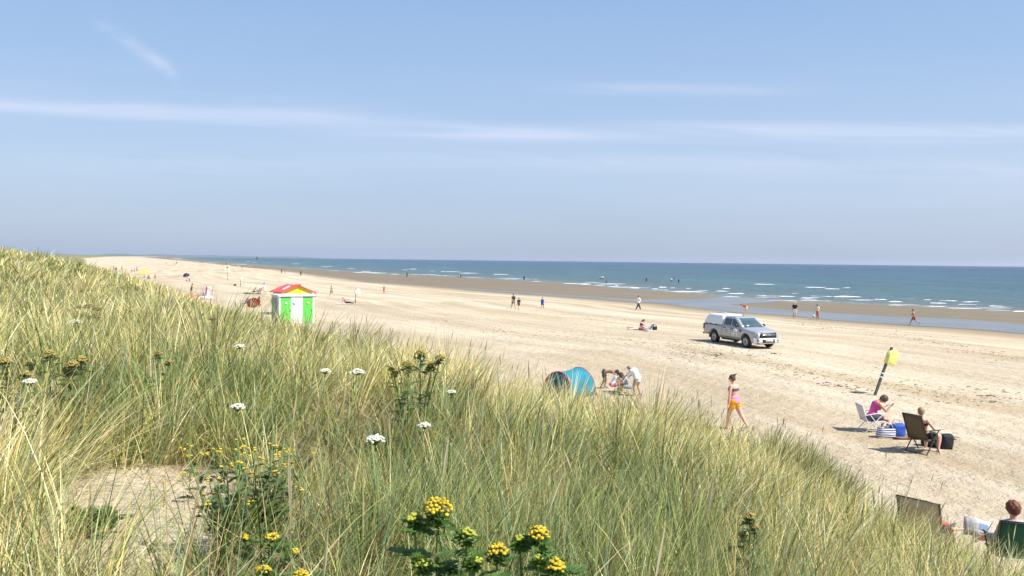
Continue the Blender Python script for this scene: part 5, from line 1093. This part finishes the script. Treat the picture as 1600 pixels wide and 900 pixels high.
bush(395, 800, .18, .30, 'low dark green leafy clump at the right of the bare sand', 3, 22)
bush(140, 800, .13, .15, 'low dark green leafy clump at the left of the bare sand', 0, 23)
# single hawkbit flowers
for i, (px, py, H, lb) in enumerate([(88, 720, .32, 'orange yellow hawkbit, upper one of the left pair'), (103, 737, .30, 'orange yellow hawkbit, lower and brighter one of the left pair'), (34, 752, .3, 'yellow hawkbit near the left edge, upper one'), (31, 770, .28, 'yellow hawkbit near the left edge, lower one'), (133, 664, .45, 'flat orange hawkbit left of the dark hollow'), (149, 655, .45, 'yellow hawkbit just right of the flat orange one'), (80, 626, .5, 'small orange hawkbit high in the left grass'), (245, 617, .5, 'yellow hawkbit alone above the dry grass'), (138, 743, .25, 'orange hawkbit at the top left of the bare sand'), (233, 749, .2, 'orange hawkbit above the bare sand'), (255, 753, .2, 'second hawkbit above the bare sand, to the right of the orange one'), (239, 763, .15, 'pale yellow hawkbit at the edge of the bare sand'), (527, 657, .5, 'orange hawkbit in the middle grass left of the white umbel'), (294, 712, .35, 'pale hawkbit beside the flowering bush'), (434, 790, .25, 'yellow hawkbit right of the low dark clump'), (405, 890, .3, 'yellow hawkbit at the bottom edge'), (635, 645, .5, 'small orange hawkbit below the white umbels')]):
    rr = random.Random(i); t_ = thing('hawkbit_flower', lb, 'wild flower', at_h(px, py, H), rr.random(), 'single yellow flowers in the grass')
    dd_s = max(1.0, t_.location.y / 5.5); MB().tube([(0, 0, -.02), (.01, .01, H * .5), (0, 0, H - .01)], .0028 * dd_s, 5).build('stem', M_stm, t_)
    f_ = MB()
    for k in range(14):
        a = 2 * math.pi * k / 14; c = Vector((math.cos(a), math.sin(a), .18)); n_ = Vector((-math.sin(a), math.cos(a), 0)); o = len(f_.V); q_ = .019 * dd_s
        z0 = Vector((0, 0, H)); f_.V += [z0, z0 + c * q_ * .6 + n_ * q_ * .22, z0 + c * q_, z0 + c * q_ * .6 - n_ * q_ * .22]; f_.F.append((o, o + 1, o + 2, o + 3))
    f_.ell((0, 0, H + .003), (.007 * dd_s, .007 * dd_s, .004 * dd_s), None, 8, 4); f_.build('petals', M_yel, t_, smooth=False)
# wild carrot umbels
M_wh = mat('umbel_white', (.74, .74, .60), .7, var=.12, scale=40); M_br = mat('umbel_brown', (.32, .24, .13), .8, var=.3, scale=30)
def carrot(px, py, H, rad, label, m_f=M_wh, seed=0):
    rr = random.Random(seed + 40); t_ = thing('wild_carrot', label, 'wild flower', at_h(px, py, H), rr.random() * 6, 'wild carrot umbels in the grass')
    s_ = MB(); f_ = MB(); top = Vector((0, 0, H - .05)); s_.tube([(0, 0, -.02), (.02, .01, H * .5), tuple(top)], [.005, .004, .003], 6)
    for k in range(30):
        a = k * 2.399; q_ = rad * .8 * math.sqrt((k + .5) / 30); c = Vector((q_ * math.cos(a), q_ * math.sin(a), H - .55 * q_ * q_ / rad + rr.uniform(-.1, .1) * rad)); s_.tube([top, c], .0013, 4)
        for j_ in range(8): f_.ell(c + Vector((rr.gauss(0, rad * .06), rr.gauss(0, rad * .06), rr.uniform(-.004, .004))), (.0055 * rad / .05, .0055 * rad / .05, .003), None, 6, 3)
    s_.build('stem', M_stm, t_); f_.build('umbel', m_f, t_)
for i, a_ in enumerate([(558, 578, .85, .085, 'white domed wild carrot umbel above the mid grass'), (508, 577, .85, .06, 'smaller white umbel left of the domed one'), (705, 611, .85, .055, 'white umbel right of the leafy ragwort'), (586, 682, .80, .062, 'wide flat white umbel nearest to the camera'), (663, 662, .75, .06, 'thin pale umbel right of the wide flat one'), (371, 632, .8, .06, 'pale seeding umbel above the flowering bush'), (46, 593, .8, .055, 'pale umbel near the left edge of the picture'), (374, 539, .8, .08, 'pale umbel in the far middle grass'), (118, 500, .8, .10, 'pale umbel below the cluster of brown ones')]): carrot(*a_, seed=i)
for i, a_ in enumerate([(126, 478, .85, .10, 'brown umbel at the upper left of the dry cluster'), (140, 476, .9, .11, 'tallest brown umbel of the dry cluster'), (152, 481, .85, .09, 'brown umbel at the right of the dry cluster'), (131, 490, .8, .12, 'brown umbel at the lower left of the dry cluster'), (149, 493, .8, .12, 'brown umbel at the lower right of the dry cluster'), (332, 496, .85, .10, 'single brown umbel right of centre left grass')]): carrot(*a_, m_f=M_br, seed=i + 20)

# ------------------------------------------------------------------ marram grass on the dunes
def blades(bx, by, bz, azi, tilt, curv, L, Wd, K, prof=None):
    n = len(bx); sgs = np.linspace(0, 1, K + 1); pos = np.zeros((n, K + 1, 3)); pos[:, 0] = np.stack([bx, by, bz], 1)
    ax, ay = np.cos(azi), np.sin(azi)
    for k in range(K):
        th = tilt + curv * ((k + .5) / K) ** 1.4; th = np.minimum(th, 2.3)
        st = (L / K)[:, None] * np.stack([np.sin(th) * ax, np.sin(th) * ay, np.cos(th)], 1)
        pos[:, k + 1] = pos[:, k] + st
    tw = azi + np.pi / 2 + rng.normal(0, .9, n)
    wv = np.stack([np.cos(tw), np.sin(tw), np.zeros(n)], 1)
    if prof is None: prof = np.interp(sgs, [0, .15, .6, 1], [.8, 1, .8, .08])
    hw = (Wd[:, None] * prof[None, :] * .5)[..., None] * wv[:, None, :]
    V = np.stack([pos - hw, pos + hw], 2).reshape(-1, 3)
    base = (np.arange(n) * (2 * (K + 1)))[:, None] + (np.arange(K) * 2)[None, :]
    q = np.stack([base, base + 1, base + 3, base + 2], -1).reshape(-1, 4)
    return V, q, K
PAL = np.array([(.84, .71, .33), (.95, .85, .53), (.74, .64, .22), (.52, .51, .16), (.28, .35, .10), (.08, .125, .025), (.25, .35, .18), (.52, .34, .14), (.43, .45, .18)])
def pick_col(x, y, n, dry=0.0):
    g = vnoise(x / 4.0, y / 4.0, 60) * 2.2 + vnoise(x / 1.1, y / 1.1, 61) * 1.4 + dry        # >0 dry, <0 green
    b = np.clip(vnoise(x / 7, y / 7, 62) * 2, 0, 1)
    w = np.stack([1.7 + 2.0 * g, 1.2 + 1.6 * g, 1.4 + .9 * g, 1 + 0 * g, 1 - .8 * g, .8 - 1.0 * g, .8 - .9 * g, .22 + .7 * b, .8 - .4 * g], 1).clip(.03)
    w = np.cumsum(w / w.sum(1, keepdims=True), 1); r_ = rng.random(n)[:, None]
    idx = (r_ > w).sum(1).clip(0, 8)
    return PAL[idx] * rng.uniform(.5, 1.45, (n, 1)) * rng.normal(1, .05, (n, 3))
GV, GQ, GC = [], [], []; goff = 0
def push(V, q, K, colr):
    global goff
    GV.append(V); GQ.append(q + goff); goff += len(V)
    f = np.tile(np.repeat(np.linspace(.82, 1.08, K + 1), 2), len(colr))[:, None]  # tone painted darker toward the base, as occlusion shade within the tuft
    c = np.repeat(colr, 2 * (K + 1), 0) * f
    GC.append(np.concatenate([c, np.ones((len(c), 1))], 1))
def wedge(n, r0, r1, a0=-46, a1=46):
    r_ = np.sqrt(rng.random(n) * (r1 * r1 - r0 * r0) + r0 * r0); a = np.radians(rng.uniform(a0, a1, n))
    return r_ * np.sin(a), r_ * np.cos(a)
def allow(x, y, edge=.0):
    z_, d_, c__, s__ = ground_parts(x, y)
    br = bare_f(x, y)
    br = ss(br + vnoise(x / .5, y / .5, 31) * .5, .40, .60)
    p_ = ss(d_, -.35 + edge, 1.5) ** .8 * (1 - .965 * br)
    return rng.random(len(x)) < p_, z_, d_
WIND = R(15)
def field(ntuft, r0, r1, nb, K, wmin, br=.10, Ls=(.48, .88), a0=-46, a1=46, dry=0.0, keep=None):
    x, y = wedge(ntuft, r0, r1, a0, a1)
    pr = .22 + .78 * ss(vnoise(x / 1.6, y / 1.6, 70) + vnoise(x / .6, y / .6, 71) * .5, -.3, .2)
    k = rng.random(len(x)) < pr; x, y = x[k], y[k]
    ok, z_, d_ = allow(x, y); x, y, z_, d_ = x[ok], y[ok], z_[ok], d_[ok]
    if keep is not None:
        k = keep(x, y); x, y, z_, d_ = x[k], y[k], z_[k], d_[k]
    n = len(x)
    hsc = rng.uniform(.55, 1.4, n) * (.8 + .4 * (vnoise(x / 3, y / 3, 72) + .5)) * (.72 + .28 * ss(d_, 0, 2.5))
    tl = rng.normal(0, .24, n)[:, None] ; ta = rng.random(n) * 6.28
    gtone = rng.normal(0, .35, n)
    rep = lambda a: np.repeat(a, nb)
    m_ = n * nb
    ba = rng.random(m_) * 2 * np.pi; brr = np.abs(rng.normal(0, br, m_))
    bx = rep(x) + brr * np.cos(ba); by = rep(y) + brr * np.sin(ba)
    L = rep(hsc) * rng.uniform(*Ls, m_) * np.where(rng.random(m_) < .25, .6, 1)
    out_t = np.abs(rng.normal(.20, .22, m_)) + brr * 1.6
    # outward lean plus wind lean
    vx = np.cos(ba) * out_t + rep(tl[:, 0] * np.cos(ta)) + .10 * math.cos(WIND); vy = np.sin(ba) * out_t + rep(tl[:, 0] * np.sin(ta)) + .10 * math.sin(WIND)
    az = np.arctan2(vy, vx); ti = np.hypot(vx, vy)
    cu = np.abs(rng.normal(.30, .38, m_)) + (rng.random(m_) < .10) * rng.uniform(.5, 1.4, m_)
    r_ = np.hypot(bx, by)
    wd_ = np.maximum(rng.uniform(.0032, .0078, m_), wmin * r_) * rng.uniform(.75, 1.2, m_)
    bz = rep(z_) - .03
    V, q, K = blades(bx, by, bz, az, ti, cu, L, wd_, K)
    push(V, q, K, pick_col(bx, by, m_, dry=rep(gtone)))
field(1700, 1.3, 5, 34, 6, .0010, .07)
field(4600, 5, 13, 27, 5, .0011, .085)
field(6000, 13, 32, 20, 4, .0012, .12)
field(7500, 32, 85, 14, 3, .0010, .25, a0=-46, a1=0)
field(11000, 85, 260, 7, 2, .0008, .6, (.55, 1.0), a0=-42, a1=-10)
# big isolated tussocks, taller and denser than the rest, and dead thatch lying between them
field(26, 4.5, 9, 150, 6, .0011, .15, (.75, 1.1), dry=-.5); field(60, 9, 20, 150, 5, .0012, .18, (.8, 1.15), dry=-.4); field(60, 18, 45, 120, 4, .0012, .22, (.8, 1.2), dry=-.3, a1=10)
def thatch(n, r0, r1, wmin):
    x, y = wedge(n, r0, r1); ok, z_, d_ = allow(x, y, -.1); x, y, z_ = x[ok], y[ok], z_[ok]; k = len(x)
    w_ = np.maximum(rng.uniform(.003, .006, k), wmin * np.hypot(x, y))
    V, q, K = blades(x, y, z_ + rng.uniform(.0, .22, k) ** 1.3, rng.random(k) * 6.28, rng.uniform(.8, 1.75, k), rng.normal(.1, .3, k), rng.uniform(.2, .6, k), w_, 3)
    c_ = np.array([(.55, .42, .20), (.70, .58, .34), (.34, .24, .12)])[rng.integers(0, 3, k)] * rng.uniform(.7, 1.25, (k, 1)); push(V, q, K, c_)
k_ = 420; x_ = rng.normal(-2.7, .75, k_); y_ = rng.normal(5.3, .8, k_); z_ = ground_parts(x_, y_)[0]
V, q, K = blades(x_, y_, z_ + .006, rng.random(k_) * 6.28, rng.uniform(1.3, 1.56, k_), np.zeros(k_), rng.uniform(.06, .4, k_), rng.uniform(.002, .005, k_), 2); push(V, q, K, np.array([(.5, .40, .22)]) * rng.uniform(.3, 1.3, (k_, 1)))
thatch(16000, 1.5, 6, .001); thatch(26000, 6, 16, .001)
x_ = .55 + np.array([4.8, 5.1, 5.4, 4.6, 5.0, 5.3, 4.4, 5.6, 4.9, 5.2, 4.7]); y_ = .5 + np.array([13.5, 13.9, 13.2, 14.2, 14.5, 14.0, 13.7, 13.6, 13.1, 14.8, 14.9])
def spot_tussocks(x, y, nb, Lr):
    n = len(x); m_ = n * nb; rep = lambda a: np.repeat(a, nb); ba = rng.random(m_) * 6.28; br_ = np.abs(rng.normal(0, .16, m_)); bx = rep(x) + br_ * np.cos(ba); by = rep(y) + br_ * np.sin(ba)
    z_ = ground_parts(bx, by)[0]; vx = np.cos(ba) * br_ * 2 + .22 + rng.normal(0, .12, m_); vy = np.sin(ba) * br_ * 2 + rng.normal(0, .12, m_)
    V, q, K = blades(bx, by, z_ - .03, np.arctan2(vy, vx), np.hypot(vx, vy), np.abs(rng.normal(.35, .25, m_)), rng.uniform(*Lr, m_), np.maximum(.004, .0010 * np.hypot(bx, by)) * rng.uniform(.7, 1.2, m_), 5)
    push(V, q, K, pick_col(bx, by, m_, dry=-1.0))
spot_tussocks(x_, y_, 150, (.6, 1.0))
# long flowering stalks with seed spikes
def stalks(n, r0, r1, a0=-46, a1=46, pale=.5, Lr=(.85, 1.2), pts=None):
    if pts is None:
        x, y = wedge(n, r0, r1, a0, a1); ok, z_, d_ = allow(x, y, -.2); x, y, z_ = x[ok], y[ok], z_[ok]
    else: x, y, z_ = pts
    n = len(x); K = 10; prof = np.interp(np.linspace(0, 1, K + 1), [0, .80, .84, .9, .96, 1], [.35, .3, 1.5, 1.9, 1.3, .2])
    az = rng.normal(WIND, 1.0, n); ti = np.abs(rng.normal(.12, .1, n)); cu = np.abs(rng.normal(.15, .15, n)); L = rng.uniform(*Lr, n)
    wd_ = np.maximum(.0052, .00055 * np.hypot(x, y)) * np.ones(n)
    cc = np.where(rng.random((n, 1)) < pale, np.array([[.62, .55, .36]]), np.array([[.26, .22, .11]])) * rng.uniform(.8, 1.15, (n, 1))
    st = rng.bit_generator.state
    for _ in range(2):
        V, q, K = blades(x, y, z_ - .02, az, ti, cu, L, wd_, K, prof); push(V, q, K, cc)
stalks(90, 2.2, 6, pale=.8); stalks(420, 6, 16, pale=.45); stalks(500, 15, 32, pale=.35, a0=-40)
ex = [(742, 578), (740, 640), (1448, 738), (1400, 742), (1300, 690), (1386, 700), (1330, 735), (1455, 740), (1460, 748), (1370, 738), (640, 612), (436, 588), (1322, 706), (1345, 735), (1230, 660), (1213, 652), (1275, 664), (1285, 670), (1262, 668)]
pp = [at_h(px, py, 1.0) for px, py in ex]
stalks(0, 0, 0, pale=.3, Lr=(.98, 1.05), pts=(np.array([p_.x for p_ in pp]), np.array([p_.y for p_ in pp]), np.array([p_.z for p_ in pp])))
GV = np.concatenate(GV); GQ = np.concatenate(GQ); GC = np.concatenate(GC)
me = grid_mesh('marram_grass', GV, GQ); fattr(me, 'col', GC, 'FLOAT_COLOR')
print('grass verts', len(GV))
grass = bpy.data.objects.new('marram_grass', me); COL.objects.link(grass); tag(grass, 'dry and green marram grass covering the dunes', 'grass', kind='stuff')
m = bpy.data.materials.new('marram'); m.use_nodes = True; t = m.node_tree; t.nodes.clear(); N = nodes(t)
a_ = N('ShaderNodeAttribute', attribute_name='col').outputs['Color']
p = N('ShaderNodeBsdfPrincipled', {'Base Color': a_, 'Roughness': .5, 'Specular IOR Level': .35})
tr = N('ShaderNodeBsdfTranslucent', {'Color': a_})
N('ShaderNodeOutputMaterial', {'Surface': N('ShaderNodeMixShader', {0: .32, 1: p.outputs[0], 2: tr.outputs[0]}).outputs[0]}); me.materials.append(m)
